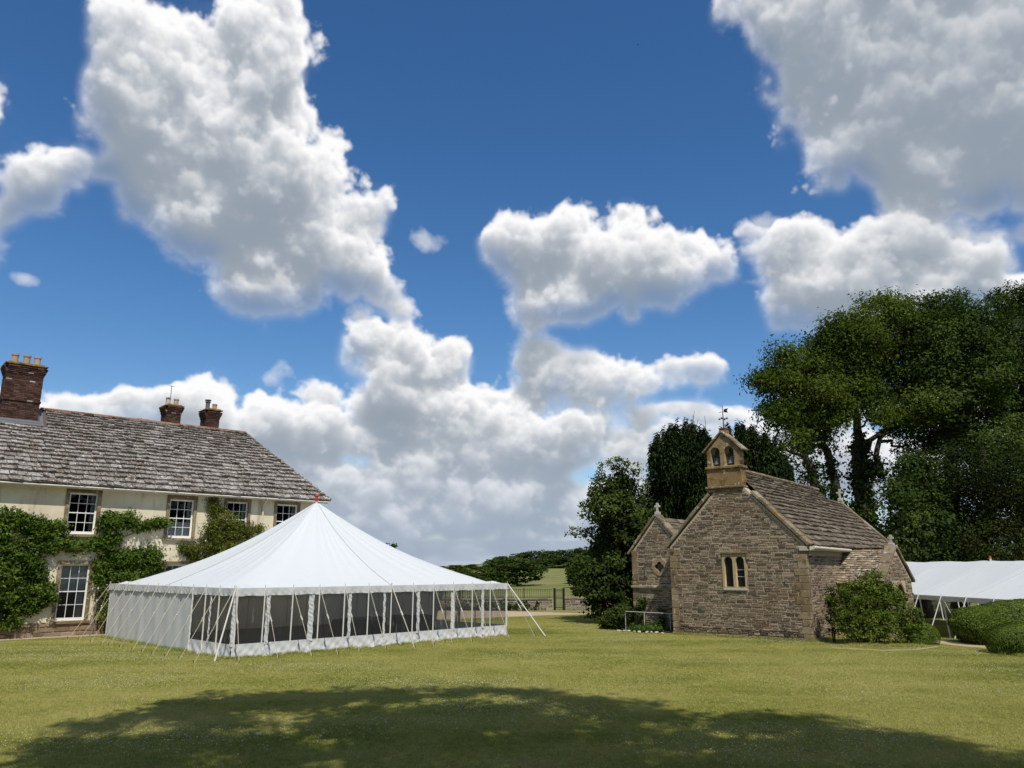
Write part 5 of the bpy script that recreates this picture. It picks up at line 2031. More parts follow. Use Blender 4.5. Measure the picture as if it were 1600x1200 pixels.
lowplant('shrub', 'loose bright green shrub growing in front of the chapel porch', 'shrub', [
    (0, 0, 1.15, 1.25, 1.0, 1.0), (-.75, 0, 1.2, .8, .8, .85), (.65, .1, 1.2, .85, .8, .8), (.1, 0, 2.05, .75, .6, .5), (-.6, .1, 1.85, .55, .5, .4), (.65, .1, 1.8, .6, .5, .4), (-1.15, -.1, .85, .45, .5, .7), (1.25, -.1, .75, .45, .5, .6),
    (0, -.5, .6, 1.3, .6, .55), (.3, 0, 2.45, .3, .3, .22)], 17000, .105, 'bush_leaf', 51, (13.35, 29.7, 0), 0, clump=.11)
lowplant('shrub', 'dry thin shrub against the sunny chapel wall beside the loose green shrub', 'shrub', [(0, 0, .9, .22, .25, .75), (.15, .1, 1.5, .2, .2, .5)], 1100, .09, 'evergreen_leaf', 52, (12.0, 30.15, 0), 0)


def hedge(name, label, cx, cy, rx, ry, h, rz, n, leaf, seed, lumps=(), group=None):
    t_ = thing(name, label, 'hedge', (cx, cy, gz(cx, cy)), rz, group)
    r = np.random.default_rng(seed)
    bodies = [(0, 0, rx, ry, h)] + list(lumps)
    P, D = [], []
    areas = np.array([b[2] * b[4] + b[3] * b[4] + b[2] * b[3] for b in bodies])
    for b, ar_ in zip(bodies, areas):
        m_ = int(n * ar_ / areas.sum())
        d = r.normal(size=(m_, 3))
        d /= np.linalg.norm(d, axis=1, keepdims=True)
        d[:, 2] = np.where(d[:, 2] < -.1, -d[:, 2], d[:, 2])
        p = 3.2
        k = (np.abs(d[:, 0]) ** p + np.abs(d[:, 1]) ** p + np.abs(d[:, 2]) ** p) ** (-1 / p)
        q = d * k[:, None]
        und = 1 + .035 * np.sin(q[:, 0] * b[2] * 3.1 + seed) * np.cos(q[:, 2] * 4 + q[:, 1] * b[3] * 2.7) + r.normal(size=m_) * .008
        P.append(q * np.array([b[2], b[3], b[4]]) * und[:, None] * np.array([1, 1, 1]) + np.array([b[0], b[1], 0]))
        D.append(d)
    P, D = np.concatenate(P), np.concatenate(D)
    # bottom tucks in
    f = 1 - .10 * np.clip(1 - P[:, 2] / (.4 * h), 0, 1)
    P[:, :2] *= f[:, None]
    P[:, 2] = np.maximum(P[:, 2], .03)
    add('foliage', leaf_mesh('foliage', P, leaf, 'box_leaf', .6, outward=D * 1.6, spread=.75, seed=seed), t_, 'stuff')
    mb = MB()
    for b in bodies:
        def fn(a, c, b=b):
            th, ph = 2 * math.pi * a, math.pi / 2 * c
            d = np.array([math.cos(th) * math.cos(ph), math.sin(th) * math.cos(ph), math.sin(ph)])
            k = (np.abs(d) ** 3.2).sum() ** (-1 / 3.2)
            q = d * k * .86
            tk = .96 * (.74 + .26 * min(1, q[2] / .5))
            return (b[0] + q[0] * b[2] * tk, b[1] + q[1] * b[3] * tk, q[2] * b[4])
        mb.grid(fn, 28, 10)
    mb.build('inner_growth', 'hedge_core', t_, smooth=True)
    return t_


hedge('clipped_hedge', 'large rounded clipped box hedge in front of the long ridge marquee', 20.15, 29.5, 3.5, 1.5, 1.56, R(-6), 70000, .05, 61, [(-2.75, .1, 1.0, 1.2, 1.28)])
hedge('clipped_hedge', 'lower rounded clipped hedge in front of the large hedge by the path', 17.4, 26.3, 1.85, 1.0, .95, R(-4), 24000, .045, 62)
hedge('clipped_hedge', 'small clipped box ball between the loose green shrub and the path', 14.95, 29.6, .62, .55, .78, 0, 7000, .045, 63)

# ================================================================== TREES


def tree(name, label, puffs, n, leaf, mat, trunks, seed, group=None, clump=.3, shell=.4, aspect=.55, up=None, bark='bark', cat='tree', extra=None, spread=1.0, per=60, loose=.10):
    base = trunks[0][0][0]
    t_ = thing(name, label, cat, tuple(base), 0, group)
    b = np.array(base)
    mb = MB()
    for pts, rad_ in trunks:
        P = [np.array(p, float) - b for p in pts]
        fine, rr = [], []
        for i in range(len(P) - 1):
            for j in range(3):
                f = j / 3
                w = rng.normal(size=3) * .05 * np.linalg.norm(P[i + 1] - P[i]) * (1 if 0 < i + f else 0)
                fine.append(P[i] * (1 - f) + P[i + 1] * f + w)
                rr.append(rad_[i] * (1 - f) + rad_[i + 1] * f)
        fine.append(P[-1])
        rr.append(rad_[-1])
        mb.tube(fine, rr, 9)
    mb.build('trunk', bark, t_, smooth=True)
    lp = [(p[0] - b[0], p[1] - b[1], p[2] - b[2], *p[3:]) for p in puffs]
    # boughs from the nearest trunk point to every puff
    tp = np.concatenate([[np.array(q, float) - b for q in pts] for pts, _ in trunks])
    br = MB()
    for p in lp:
        c = np.array(p[:3])
        lowr = tp[tp[:, 2] < c[2] + .3]
        if len(lowr) == 0:
            continue
        k = lowr[np.argmin(np.linalg.norm(lowr - c, axis=1) + .3 * np.abs(lowr[:, 2] - c[2] + 2))]
        L = np.linalg.norm(c - k)
        pts = limb(br, k, c, .05 + .018 * L, .03, .07, 5, 6)
        for _ in range(3):
            e = c + rng.normal(size=3) * np.array(p[3:6]) * .6
            limb(br, pts[3], e, .035, .012, .08, 3, 5)
    br.build('branch', bark, t_)
    pts, d, tint = puff_points(lp, n, seed, shell, clump=clump, per=per, loose=loose)
    add('crown', leaf_mesh('crown', pts, leaf, mat, aspect, up=up, outward=d * 1.1, seed=seed, tint=tint, spread=.62 * spread), t_, 'stuff')
    if extra:
        for (nm, pf, nn, lf, mt, cl) in extra:
            q = [(p[0] - b[0], p[1] - b[1], p[2] - b[2], *p[3:]) for p in pf]
            pts, d, tint = puff_points(q, nn, seed + 50, .5, clump=cl)
            add(nm, leaf_mesh(nm, pts, lf, mt, .8, outward=d * .8, seed=seed + 51, tint=tint), t_, 'stuff')
    return t_


def px_puffs(lst, Y, spread, seed, flat=.85):
    r = np.random.default_rng(seed)
    out = []
    for q in lst:
        u, v, rp = q[:3]
        y = Y + r.uniform(-spread, spread)
        p = at(u, v, y)
        s = rp * y / FPX * 1.02
        out.append((p[0], p[1], p[2], s, s * 1.05, s * flat, *(q[3:] if len(q) > 3 else ())))
    return out


def ground_at(u, Y):
    p = at(u, 880, Y)
    return (p[0], Y, gz(p[0], Y))


def pts_at(lst, Y, dy=0):
    return [tuple(at(u, v, Y + dy)) for u, v in lst]


# tall ashes behind the chapel
YA = 62
tree('ash_tree', 'leaning ash at the open edge of the tall trees, thin crown towards the bell cote', px_puffs([
    (1212, 588, 34), (1190, 600, 20), (1240, 612, 40), (1262, 572, 38), (1226, 556, 26), (1222, 648, 30, .8), (1262, 650, 38), (1288, 610, 38), (1206, 640, 18, .7), (1240, 692, 26, .7), (1275, 690, 30, .8), (1232, 726, 22, .45), (1290, 650, 30), (1262, 742, 20, .3), (1216, 700, 14, .4)], YA, 2.5, 71, .8),
    25000, .27, 'ash_leaf', [([ground_at(1286, YA)] + pts_at([(1274, 760), (1262, 716), (1246, 680), (1230, 640)], YA), [.42, .34, .26, .18, .09]), (pts_at([(1262, 716), (1240, 708), (1210, 690), (1192, 684)], YA), [.16, .10, .06, .02])], 72, 'tall trees behind the chapel', clump=.52, shell=.3,
    extra=[('ivy', [(*at(1280, 780, YA), .6, .6, 1.5), (*at(1268, 735, YA), .55, .5, 1.1), (*at(1250, 690, YA), .4, .4, .8)], 1700, .24, 'ivy_leaf', .3)])
tree('ash_tree', 'slender ash with an ivied trunk, second of the tall trees from the bell cote', px_puffs([
    (1290, 545, 42), (1312, 520, 34), (1330, 560, 46), (1300, 590, 38), (1336, 610, 40), (1310, 640, 34, .8), (1282, 570, 30), (1350, 530, 38)], YA + 2, 2.5, 73, .8),
    25000, .27, 'ash_leaf', [([ground_at(1322, YA + 2)] + pts_at([(1306, 770), (1298, 730), (1290, 690), (1300, 640), (1312, 580)], YA + 2), [.46, .40, .32, .24, .17, .08]), (pts_at([(1298, 730), (1276, 690), (1262, 650)], YA + 2), [.2, .12, .05])], 74, 'tall trees behind the chapel', clump=.52, shell=.3,
    extra=[('ivy', [(*at(1306, 775, YA + 2), .55, .55, 1.6), (*at(1300, 735, YA + 2), .5, .5, 1.2), (*at(1318, 810, YA + 2), .6, .6, 1.4)], 1500, .26, 'ivy_leaf', .3)])
tree('ash_tree', 'broad ash with a thick ivy covered trunk and a wide domed crown', px_puffs([
    (1380, 490, 44), (1345, 505, 36), (1420, 488, 40), (1330, 528, 34), (1372, 540, 50), (1418, 545, 48), (1352, 585, 42), (1400, 600, 46), (1440, 590, 40), (1376, 640, 36, .8), (1415, 655, 40), (1446, 520, 42), (1344, 622, 22, .4), (1440, 640, 40), (1432, 700, 32)], YA + 4, 3.5, 75, .8),
    43000, .28, 'ash_leaf', [([ground_at(1356, YA + 4)] + pts_at([(1350, 800), (1346, 760), (1344, 720), (1338, 670), (1345, 620), (1362, 560)], YA + 4), [.85, .72, .62, .55, .36, .24, .10]), (pts_at([(1346, 752), (1368, 728), (1374, 690), (1396, 640)], YA + 4), [.32, .27, .2, .08]), (pts_at([(1344, 720), (1362, 690), (1392, 660), (1420, 610)], YA + 4), [.3, .22, .16, .06])], 76, 'tall trees behind the chapel', clump=.52, shell=.3,
    extra=[('ivy', [(*at(1350, 800, YA + 4), 1.05, 1.0, 2.2), (*at(1346, 750, YA + 4), .95, .9, 2.0), (*at(1370, 735, YA + 4), .7, .6, 1.2), (*at(1344, 700, YA + 4), .7, .7, 1.4), (*at(1356, 850, YA + 4), 1.1, 1.1, 2.2)], 6500, .28, 'ivy_leaf', .3)])
tree('ash_tree', 'tall ash whose crown fills the top of the dark tree mass beside the domed ash', px_puffs([
    (1470, 490, 42), (1500, 486, 38), (1520, 505, 40), (1480, 535, 48), (1525, 550, 48), (1462, 575, 44), (1505, 590, 50), (1545, 590, 42), (1480, 630, 48), (1530, 640, 48), (1460, 665, 42), (1500, 690, 46), (1545, 690, 46), (1545, 530, 40)], YA + 3, 3.5, 77, .8),
    46000, .28, 'wood_leaf', [([ground_at(1490, YA + 3)] + pts_at([(1488, 780), (1486, 700), (1490, 620), (1498, 540)], YA + 3), [.7, .6, .45, .3, .1])], 78, 'tall trees behind the chapel', clump=.52, shell=.35)
tree('oak_tree', 'very tall dark tree rising out of frame with the highest crown of the tall trees', px_puffs([
    (1585, 472, 38), (1560, 480, 26, .8), (1610, 480, 50), (1580, 520, 42), (1562, 555, 28), (1600, 570, 50), (1575, 620, 40), (1620, 640, 60), (1575, 680, 40), (1620, 740, 60), (1640, 560, 60)], YA + 6, 3.5, 79, .85),
    36000, .26, 'ivy_leaf', [([ground_at(1600, YA + 6)] + pts_at([(1600, 780), (1598, 700), (1596, 600), (1590, 520)], YA + 6), [.8, .65, .5, .3, .1])], 80, 'tall trees behind the chapel', clump=.45, shell=.35)
YC = 56
tree('yew_tree', 'broad dark evergreen low behind the long ridge marquee', px_puffs([
    (1470, 745, 52), (1520, 735, 55), (1575, 745, 55), (1480, 800, 55), (1535, 800, 60), (1590, 810, 60), (1500, 850, 50), (1560, 855, 55), (1620, 850, 60), (1620, 770, 60), (1490, 890, 40), (1560, 900, 40), (1620, 900, 40)], YC, 3.0, 81, .75),
    52000, .24, 'evergreen_leaf', [([ground_at(1540, YC)] + pts_at([(1540, 800), (1535, 700)], YC), [.6, .45, .2])], 82, clump=.55, shell=.5, aspect=.4)
tree('ivy_tree', 'ivy smothered tree filling the gap next to the chapel porch finial', px_puffs([
    (1425, 735, 34), (1410, 770, 28, .8), (1440, 775, 40), (1420, 815, 36), (1450, 820, 40), (1405, 850, 26), (1440, 860, 44), (1470, 880, 40), (1408, 880, 30), (1425, 905, 34), (1400, 822, 18, .6)], YC - 1, 1.5, 83, .85),
    30000, .22, 'wood_leaf', [([ground_at(1440, YC - 1)] + pts_at([(1438, 830), (1432, 770)], YC - 1), [.5, .4, .2])], 84, clump=.4, shell=.4, aspect=.7)
tree('background_shrub', 'low dark scrub seen behind the chapel roof under the tall trees', px_puffs([(1376, 838, 16), (1392, 845, 18), (1368, 860, 20), (1330, 850, 24), (1290, 830, 20), (1350, 870, 24)], 72, 1, 85),
    2600, .34, 'wood_leaf', [([ground_at(1370, 72)] + pts_at([(1372, 850)], 72), [.2, .08])], 86, clump=.4, cat='shrub')


# fastigiate yews behind the chapel
def irish_yew(label, Y, u0, u1, tops, vbase, n, seed):
    r = np.random.default_rng(seed)
    cols = []
    uc = (u0 + u1) / 2
    for k in range(62):
        f = r.uniform(-1, 1)
        u = uc + f * (u1 - u0) / 2
        top = np.interp(u, [q[0] for q in tops], [q[1] for q in tops])
        y = Y + r.uniform(-1, 1) * 2.4 * math.sqrt(max(.05, 1 - f * f * .9))
        drop = r.choice([0, 0, 12, 25, 50, 80, 115]) + r.uniform(0, 10)
        p = at(u, top + drop, y)
        hgt = r.uniform(2.6, 4.2)
        bulge = .42 + .30 * r.random()
        cols.append((p[0], p[1], p[2] - hgt * .5 + .25, bulge, bulge, hgt * .52))
    for k in range(46):
        f = r.uniform(-.98, .98)
        u = uc + f * (u1 - u0) / 2
        top = np.interp(u, [q[0] for q in tops], [q[1] for q in tops])
        p = at(u, top - r.uniform(0, 9), Y + r.uniform(-1, 1) * 2.2 * math.sqrt(max(.05, 1 - f * f)))
        cols.append((p[0], p[1], p[2] - .75, .17, .17, 1.0, 2.2))
    for k in range(38):
        f = r.uniform(-1, 1)
        v = r.uniform(.22, 1)
        wd = (u1 - u0) / 2 * (1 - .28 * max(0, v - .55) / .45)
        u = uc + f * wd * .82
        top = np.interp(u, [q[0] for q in tops], [q[1] for q in tops])
        p = at(u, top + (vbase - top) * v, Y + r.uniform(-1.6, 1.6) * (1 - abs(f)))
        cols.append((p[0], p[1], max(p[2], 1.5), 1.15, 1.1, 1.9))
    tree('irish_yew', label, cols, n, .26, 'yew_leaf', [([ground_at(uc, Y)] + pts_at([(uc, vbase - 60), (uc, vbase - 130)], Y), [.5, .4, .15])], seed + 1, 'upright yews behind the chapel', clump=0, shell=.55, aspect=.30, up=(0, 0, 1.3), spread=.8)


irish_yew('broad upright dark yew standing between the annex gable and the bell cote', 49, 1014, 1122, [(1012, 712), (1025, 690), (1050, 672), (1075, 668), (1098, 674), (1108, 692), (1122, 705)], 880, 60000, 91)
irish_yew('upright dark yew rising behind the nave roof next to the bell cote', 51, 1118, 1232, [(1112, 700), (1132, 676), (1150, 672), (1180, 678), (1205, 690), (1225, 715), (1238, 745)], 860, 60000, 93)

# ivy clad tree by the annex
YI = 41
tree('ivy_tree', 'dark ivy clad tree with wispy pale upper twigs beside the annex', px_puffs([
    (958, 762, 26), (975, 770, 26), (950, 795, 34), (985, 800, 34), (952, 825, 25), (972, 835, 38), (1000, 830, 28), (948, 860, 26), (968, 875, 38), (1000, 875, 30), (946, 905, 28), (970, 915, 38), (945, 940, 28), (985, 940, 30), (975, 740, 18, .5), (1008, 850, 20), (1000, 910, 24)], YI, 1.4, 95, .9),
    34000, .17, 'ivy_leaf', [([ground_at(962, YI)] + pts_at([(962, 900), (964, 820), (966, 760)], YI), [.35, .28, .2, .08])], 96, clump=.22, shell=.35, aspect=.7,
    extra=[('pale_twigs', [(*at(960, 722, YI), .55, .5, .35), (*at(990, 735, YI), .5, .5, .5), (*at(935, 770, YI), .5, .5, .6), (*at(918, 800, YI), .55, .5, .5), (*at(905, 832, YI), .6, .5, .45), (*at(925, 835, YI), .5, .5, .6), (*at(1005, 765, YI), .35, .4, .6), (*at(940, 740, YI), .3, .4, .5)], 1500, .13, 'pale_leaf', .12),
           ('lower_leaves', [(*at(925, 895, YI - .8), .9, .5, .55), (*at(935, 925, YI - 1), .7, .5, .5), (*at(960, 880, YI - 1.2), .6, .4, .5)], 3200, .17, 'wood_leaf', .15)])
lowplant('shrub', 'dark low shrub at the foot of the ivy clad tree beside the annex', 'shrub', [(0, 0, .55, .75, .6, .5), (.45, 0, .75, .5, .5, .5), (-.3, 0, .35, .6, .5, .35)], 5200, .12, 'ivy_leaf', 97, (4.85, 36.6, 0), clump=.12)

# ---- the wood and parkland beyond: broadleaf trees, three shapes copied one by one
FAR = []
for k in range(4):
    r = np.random.default_rng(200 + k)
    pf = []
    for i in range(15):
        a = r.uniform(0, 2 * math.pi)
        q = r.uniform(.1, .75)
        z = r.uniform(.14, .86)
        w_ = math.sqrt(max(.05, 1 - ((z - .46) / .50) ** 2))
        pf.append((.42 * q * w_ * math.cos(a) * 1.15, .42 * q * w_ * math.sin(a) * 1.15, z, .17, .17, .12))
    pf.append((0, 0, .48, .32, .32, .36))
    pts, d, tint = puff_points(pf, 3800, 210 + k, .55, clump=.035)
    me = leaf_mesh('wood_crown', pts, .055, 'wood_leaf', .65, outward=d * .9, seed=220 + k, tint=tint)
    tb = MB().tube([(0, 0, -.05), (.01, 0, .2), (0, .01, .5)], [.035, .028, .015], 6)
    tm = raw_mesh('trunk', tb.v, tb.f, 'bark', True, tb.t)
    FAR.append((me, tm))


def far_tree(x, y, h, wd, label, group, name='broadleaf_tree'):
    t_ = thing(name, label, 'tree', (x, y, gz(x, y) - .1), random.uniform(0, 6.28), group)
    me, tm = random.choice(FAR)
    for nm, q, kd in (('crown', me, 'stuff'), ('trunk', tm, None)):
        o = bpy.data.objects.new(nm, q)
        COL.objects.link(o)
        o.parent = t_
        o.scale = (wd, wd, h)
        if kd:
            o['kind'] = kd
    return t_


def far_px(u, vtop, Y, wpx, label, group):
    p = at(u, vtop, Y)
    h = p[2] - gz(p[0], Y) + .1
    far_tree(p[0], Y, h / .97, wpx * Y / FPX * 1.1, label, group)


WOODL = 'dark green broadleaf tree in the wood along the hill'
for (u, v, Y, w_) in [(790, 868, 300, 52), (815, 862, 310, 50), (838, 858, 320, 46), (860, 857, 325, 44), (882, 857, 330, 44), (905, 854, 335, 46), (928, 850, 330, 50), (950, 846, 335, 50), (975, 848, 330, 46), (1000, 846, 340, 50),
                      (780, 884, 260, 50), (808, 888, 255, 48), (700, 892, 300, 40), (725, 889, 290, 40), (750, 884, 280, 44), (675, 894, 300, 36), (935, 866, 300, 46), (960, 862, 300, 50), (800, 880, 270, 50), (826, 874, 275, 48), (848, 872, 285, 46), (870, 870, 290, 44), (892, 870, 285, 44), (912, 870, 280, 44), (840, 884, 250, 44), (866, 884, 255, 44), (890, 882, 250, 40),
                      (690, 884, 330, 30), (712, 882, 320, 34), (735, 881, 330, 30), (664, 889, 360, 26), (640, 892, 360, 26)]:
    far_px(u, v, Y, w_, WOODL, 'trees of the wood on the hill')
far_px(768, 872, 240, 40, 'round topped tree standing clear at the end of the distant wood', None)
PARKL = 'dark parkland tree massed behind the marquee corner'
for (u, v, Y, w_) in [(700, 890, 130, 44), (730, 887, 140, 50), (760, 884, 135, 50), (785, 880, 120, 56), (745, 896, 115, 50), (715, 898, 110, 44)]:
    far_px(u, v, Y, w_, PARKL, 'parkland trees behind the marquee')
far_px(806, 866, 105, 104, 'spreading field tree with a visible trunk and pool of shade on the grass', None)
for (u, v, Y, w_) in [(905, 862, 110, 60), (925, 876, 85, 56), (900, 888, 95, 44), (918, 905, 75, 46), (905, 915, 72, 36), (940, 870, 90, 60)]:
    far_px(u, v, Y, w_, 'dense green tree closing the field beside the ivy clad tree', 'trees at the field edge')
# woods to either side, out of the gap, so that the land goes on behind the buildings
for i in range(30):
    a = random.uniform(-40, -9) if i < 18 else random.uniform(14, 42)
    Y = random.uniform(180, 330)
    far_tree(Y * math.tan(R(a)), Y, random.uniform(9, 13), random.uniform(11, 16), 'broadleaf tree of the far country behind the buildings', 'far trees behind the buildings')

for i in range(26):
    a = 180 + (i - 12.5) * 8.5 + random.uniform(-3, 3)
    Y = random.uniform(42, 62)
    far_tree(Y * math.sin(R(a)), Y * math.cos(R(a)), random.uniform(15, 22), random.uniform(14, 19), 'tall broadleaf tree of the belt behind the lawn', 'tree belt behind the lawn')

# the tree behind the photographer, whose shade lies across the near lawn
shade = [(120, 1165), (170, 1135), (240, 1118), (300, 1100), (360, 1100), (420, 1098), (480, 1095), (560, 1090), (640, 1085), (720, 1082), (800, 1082), (860, 1085), (920, 1102), (980, 1118), (1040, 1130), (1110, 1140), (1180, 1128), (1240, 1125), (1310, 1132), (1345, 1165), (1440, 1168), (1500, 1185),
         (300, 1140), (380, 1130), (560, 1130), (640, 1120), (720, 1115), (800, 1120), (880, 1130), (960, 1150), (1040, 1165), (1250, 1160), (1150, 1175), (1050, 1195), (700, 1150), (780, 1155), (860, 1165), (640, 1165), (560, 1195), (420, 1190), (300, 1170), (200, 1175), (120, 1195), (250, 1200), (380, 1160), (940, 1190), (1330, 1195), (1420, 1190)]
pf = []
r = np.random.default_rng(5)
for (u, v) in shade:
    g = gpt(u, v)
    for _ in range(14):
        h = r.uniform(13, 21)
        c = g + SUN_DIR / SUN_DIR[2] * h
        U, V = proj(c)
        y_ = (c - CAMV)[1] * CP + (c - CAMV)[2] * SP
        if y_ < .5 or V < -150 or U < -150 or U > 1750:
            break
    k = .6 + .7 * r.random()
    pf.append((c[0], c[1], c[2], k, k, k * .7))
for i in range(60):
    g = np.array([r.uniform(-6.5, 7.5), r.uniform(3, 11.5), 0])
    h = r.uniform(12, 21)
    c = g + SUN_DIR / SUN_DIR[2] * h
    pf.append((c[0], c[1], c[2], 1.2, 1.2, .9))
tree('shade_tree', 'big leafy tree whose shade falls across the near lawn', pf, 78000, .26, 'wood_leaf', [([(1.5, -9.5, 0), (1.4, -9.3, 4), (1.0, -8.8, 9), (.2, -8.2, 14), (-.5, -8, 19)], [.7, .6, .48, .34, .12])], 99, clump=.25, shell=.25)

# ================================================================== LAWN GRASS AND CLOVER
def inside_box(x, y, O, rz, x0, x1, y0, y1):
    c, s = math.cos(-rz), math.sin(-rz)
    dx, dy = x - O[0], y - O[1]
    lx, ly = dx * c - dy * s, dx * s + dy * c
    return (lx > x0) & (lx < x1) & (ly > y0) & (ly < y1)


def lawn_mask(x, y):
    bad = inside_box(x, y, TB, TRZ, .15, LX - .15, .15, LY - .15)
    bad |= inside_box(x, y, HS, HOUSE_RZ, -9, 14, -1.15, 8)
    bad |= inside_box(x, y, CB, CRZ, .2, 14, .1, 9)
    # drive and path
    dn, df_ = np.array([p[:2] for p in drive_near]), np.array([p[:2] for p in drive_far])
    yn, yf = np.interp(x, dn[:, 0], dn[:, 1]), np.interp(x, df_[:, 0], df_[:, 1])
    bad |= (y > yn - .15) & (y < yf + .3) & (x < dn[-1, 0])
    pa = np.array([gpt(1444, 1004)[:2], gpt(1490, 1009)[:2], gpt(1600, 1016)[:2]])
    pb_ = np.array([gpt(1450, 999)[:2], gpt(1490, 1003)[:2], gpt(1600, 1009)[:2]])
    bad |= (x > pa[0, 0]) & (y > np.interp(x, pa[:, 0], pa[:, 1]) - .05) & (y < np.interp(x, pb_[:, 0], pb_[:, 1]) + .05)
    return ~bad


def blade_patch(n, size, hmin, hmax, w, seed):
    r = np.random.default_rng(seed)
    c = np.stack([r.uniform(-size, size, n), r.uniform(-size, size, n), np.zeros(n)], 1)
    an = r.uniform(0, 2 * math.pi, n)
    h = r.uniform(hmin, hmax, n)
    lean = r.normal(size=(n, 2)) * h[:, None] * .55
    side = np.stack([np.cos(an), np.sin(an), np.zeros(n)], 1) * w * r.uniform(.6, 1.3, n)[:, None]
    v = np.empty((n, 3, 3))
    v[:, 0], v[:, 1] = c - side, c + side
    v[:, 2] = c + np.concatenate([lean, h[:, None]], 1)
    return raw_mesh('grass_patch', v.reshape(-1, 3), np.arange(n * 3).reshape(n, 3), 'grass_blade', False, r.uniform(0, 1, n))


def scatter(name, P, src_mesh, smin, smax, mat_slot=None):
    """one object of instances: a point per place, the source mesh stood on each"""
    me = bpy.data.meshes.new(name)
    me.vertices.add(len(P))
    me.vertices.foreach_set('co', np.asarray(P, np.float32).ravel())
    me.update()
    o = bpy.data.objects.new(name, me)
    COL.objects.link(o)
    o['kind'] = 'stuff'
    src = bpy.data.objects.new(name + '_tuft', src_mesh)
    g = bpy.data.node_groups.new(name, 'GeometryNodeTree')
    g.interface.new_socket('Geometry', in_out='INPUT', socket_type='NodeSocketGeometry')
    g.interface.new_socket('Geometry', in_out='OUTPUT', socket_type='NodeSocketGeometry')
    gi, go = g.nodes.new('NodeGroupInput'), g.nodes.new('NodeGroupOutput')
    mp = g.nodes.new('GeometryNodeMeshToPoints')
    ip = g.nodes.new('GeometryNodeInstanceOnPoints')
    oi = g.nodes.new('GeometryNodeObjectInfo')
    oi.inputs['Object'].default_value = src
    oi.inputs['As Instance'].default_value = True
    rv = g.nodes.new('FunctionNodeRandomValue')
    rv.data_type = 'FLOAT_VECTOR'
    rv.inputs[1].default_value = (0, 0, 6.283)
    rs = g.nodes.new('FunctionNodeRandomValue')
    rs.data_type = 'FLOAT'
    rs.inputs[2].default_value = smin
    rs.inputs[3].default_value = smax
    L = g.links.new
    L(gi.outputs[0], mp.inputs[0])
    L(mp.outputs[0], ip.inputs['Points'])
    L(oi.outputs['Geometry'], ip.inputs['Instance'])
    L(rv.outputs[0], ip.inputs['Rotation'])
    L(rs.outputs[1], ip.inputs['Scale'])
    L(ip.outputs[0], go.inputs[0])
    mo = o.modifiers.new('scatter', 'NODES')
    mo.node_group = g
    return o


r = np.random.default_rng(77)
gx_, gy_ = np.meshgrid(np.arange(-32, 34, .55), np.arange(8.5, 47, .55))
x = gx_.ravel() + r.uniform(-.25, .25, gx_.size)
y = gy_.ravel() + r.uniform(-.25, .25, gy_.size)
ok = lawn_mask(x, y) & (np.abs(x) < y * .72 + 2)
x, y = x[ok], y[ok]
P = np.stack([x, y, ground_h(x, y)], 1)
near = y < 19
scatter('grass', P[near], blade_patch(2900, .43, .010, .034, .0036, 1), .8, 1.2)
scatter('grass', P[~near], blade_patch(1250, .43, .010, .032, .006, 2), .8, 1.2)

edge = []


def along(a, b, n, wob=.08):
    for _ in range(n):
        f = r.uniform(0, 1)
        edge.append((a[0] + (b[0] - a[0]) * f + r.normal() * wob, a[1] + (b[1] - a[1]) * f + r.normal() * wob))


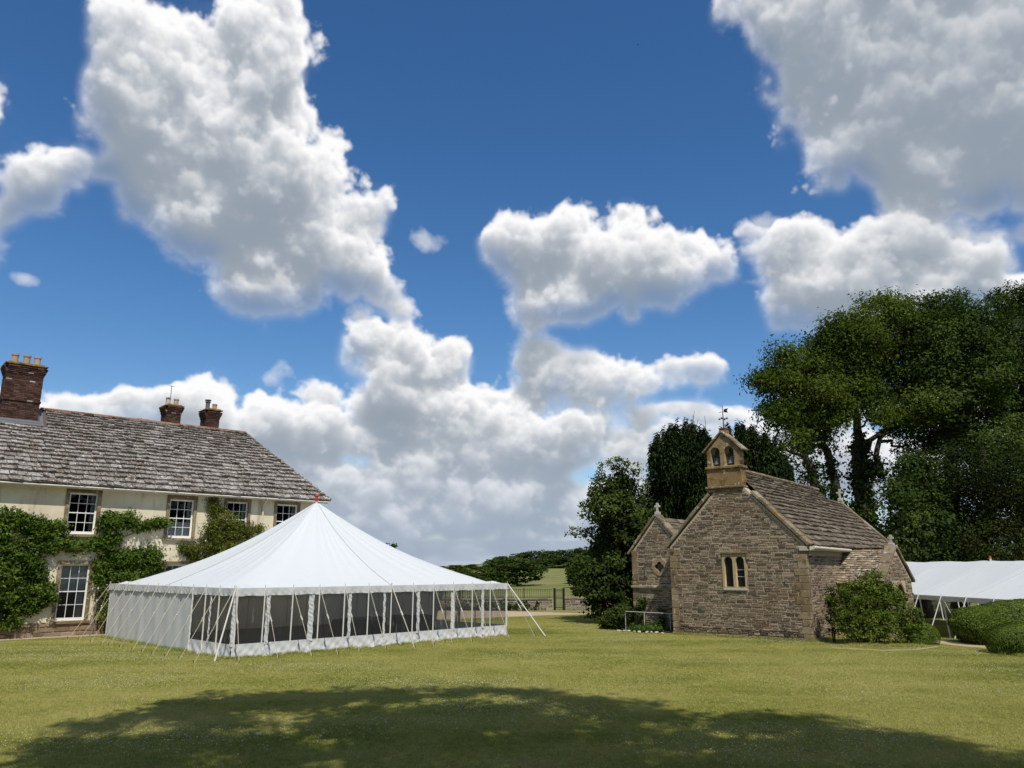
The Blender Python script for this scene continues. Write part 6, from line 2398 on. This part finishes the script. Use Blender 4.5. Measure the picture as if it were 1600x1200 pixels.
cw = lambda k, q: tuple((CW @ Vector((k, q, 0)))[:2])
along(cw(-.10, GW), cw(-.10, 0), 150)
along(cw(0, -.12), cw(5, -.12), 110)
along(cw(.9, GW), cw(.9, 8.3), 60)
tw_ = lambda a, b: tuple((Matrix.Translation(tuple(TB)) @ Matrix.Rotation(TRZ, 4, 'Z') @ Vector((a, b, 0)))[:2])
along(tw_(0, -.06), tw_(LX, -.06), 130, .04)
along(tw_(-.06, 0), tw_(-.06, LY), 110, .04)
along((11.9, 28.7), (14.6, 28.6), 120, .14)
along((16.9, 28.3), (19.5, 27.9), 90, .12)
along((15.7, 25.6), (19, 25.2), 90, .12)
E_ = np.array(edge)
r2 = np.random.default_rng(3)
scatter('grass_tufts', np.stack([E_[:, 0], E_[:, 1], ground_h(E_[:, 0], E_[:, 1])], 1), blade_patch(70, .09, .04, .13, .006, 4), .6, 1.25)

# clover heads in drifts
n = 300000
x, y = r.uniform(-30, 32, n), 8.5 + 33 * r.uniform(0, 1, n) ** 1.1
ok = lawn_mask(x, y) & (np.abs(x) < y * .72 + 1)
x, y = x[ok], y[ok]
dens = np.zeros(len(x))
for k in range(170):
    cx_, cy_ = r.uniform(-28, 30), r.uniform(8, 40)
    s_ = r.uniform(.35, 1.5)
    dens += np.exp(-((x - cx_) ** 2 / (s_ * 1.7) ** 2 + (y - cy_) ** 2 / s_ ** 2)) * r.uniform(.1, .42)
keep = r.uniform(0, 1, len(x)) < np.clip(dens * 1.3 - .10, .003, .5)
x, y = x[keep], y[keep]
z = ground_h(x, y) + r.uniform(.022, .04, len(x))
cl = raw_mesh('clover_head', np.array([(1, 0, 0), (0, 1, 0), (-1, 0, 0), (0, -1, 0), (0, 0, .8), (0, 0, -.6)]) * .0105, [(0, 1, 4), (1, 2, 4), (2, 3, 4), (3, 0, 4), (1, 0, 5), (2, 1, 5), (3, 2, 5), (0, 3, 5)], 'clover_flower', True)
scatter('clover_flowers', np.stack([x, y, z], 1), cl, .7, 1.3)

# a bird high up in the clear sky
bp = at(997, 70, 130)
b = MB()
b.tube([(-.16, 0, 0), (-.08, 0, .01), (.05, 0, .015), (.13, 0, .01), (.19, 0, .0)], [.01, .035, .04, .028, .006], 7)
b._push([(-.05, .02, .02), (.06, .02, .02), (.04, .22, .07), (-.01, .36, .03), (-.05, .20, .06), (-.05, -.02, .02), (.06, -.02, .02), (.04, -.22, .07), (-.01, -.36, .03), (-.05, -.20, .06)], [(0, 1, 2, 4), (4, 2, 3), (6, 5, 9, 7), (7, 9, 8)])
o = b.build('bird', 'bird_feather')
o.location = tuple(bp)
tag(o, 'small dark bird flying high in the open blue sky', 'bird')
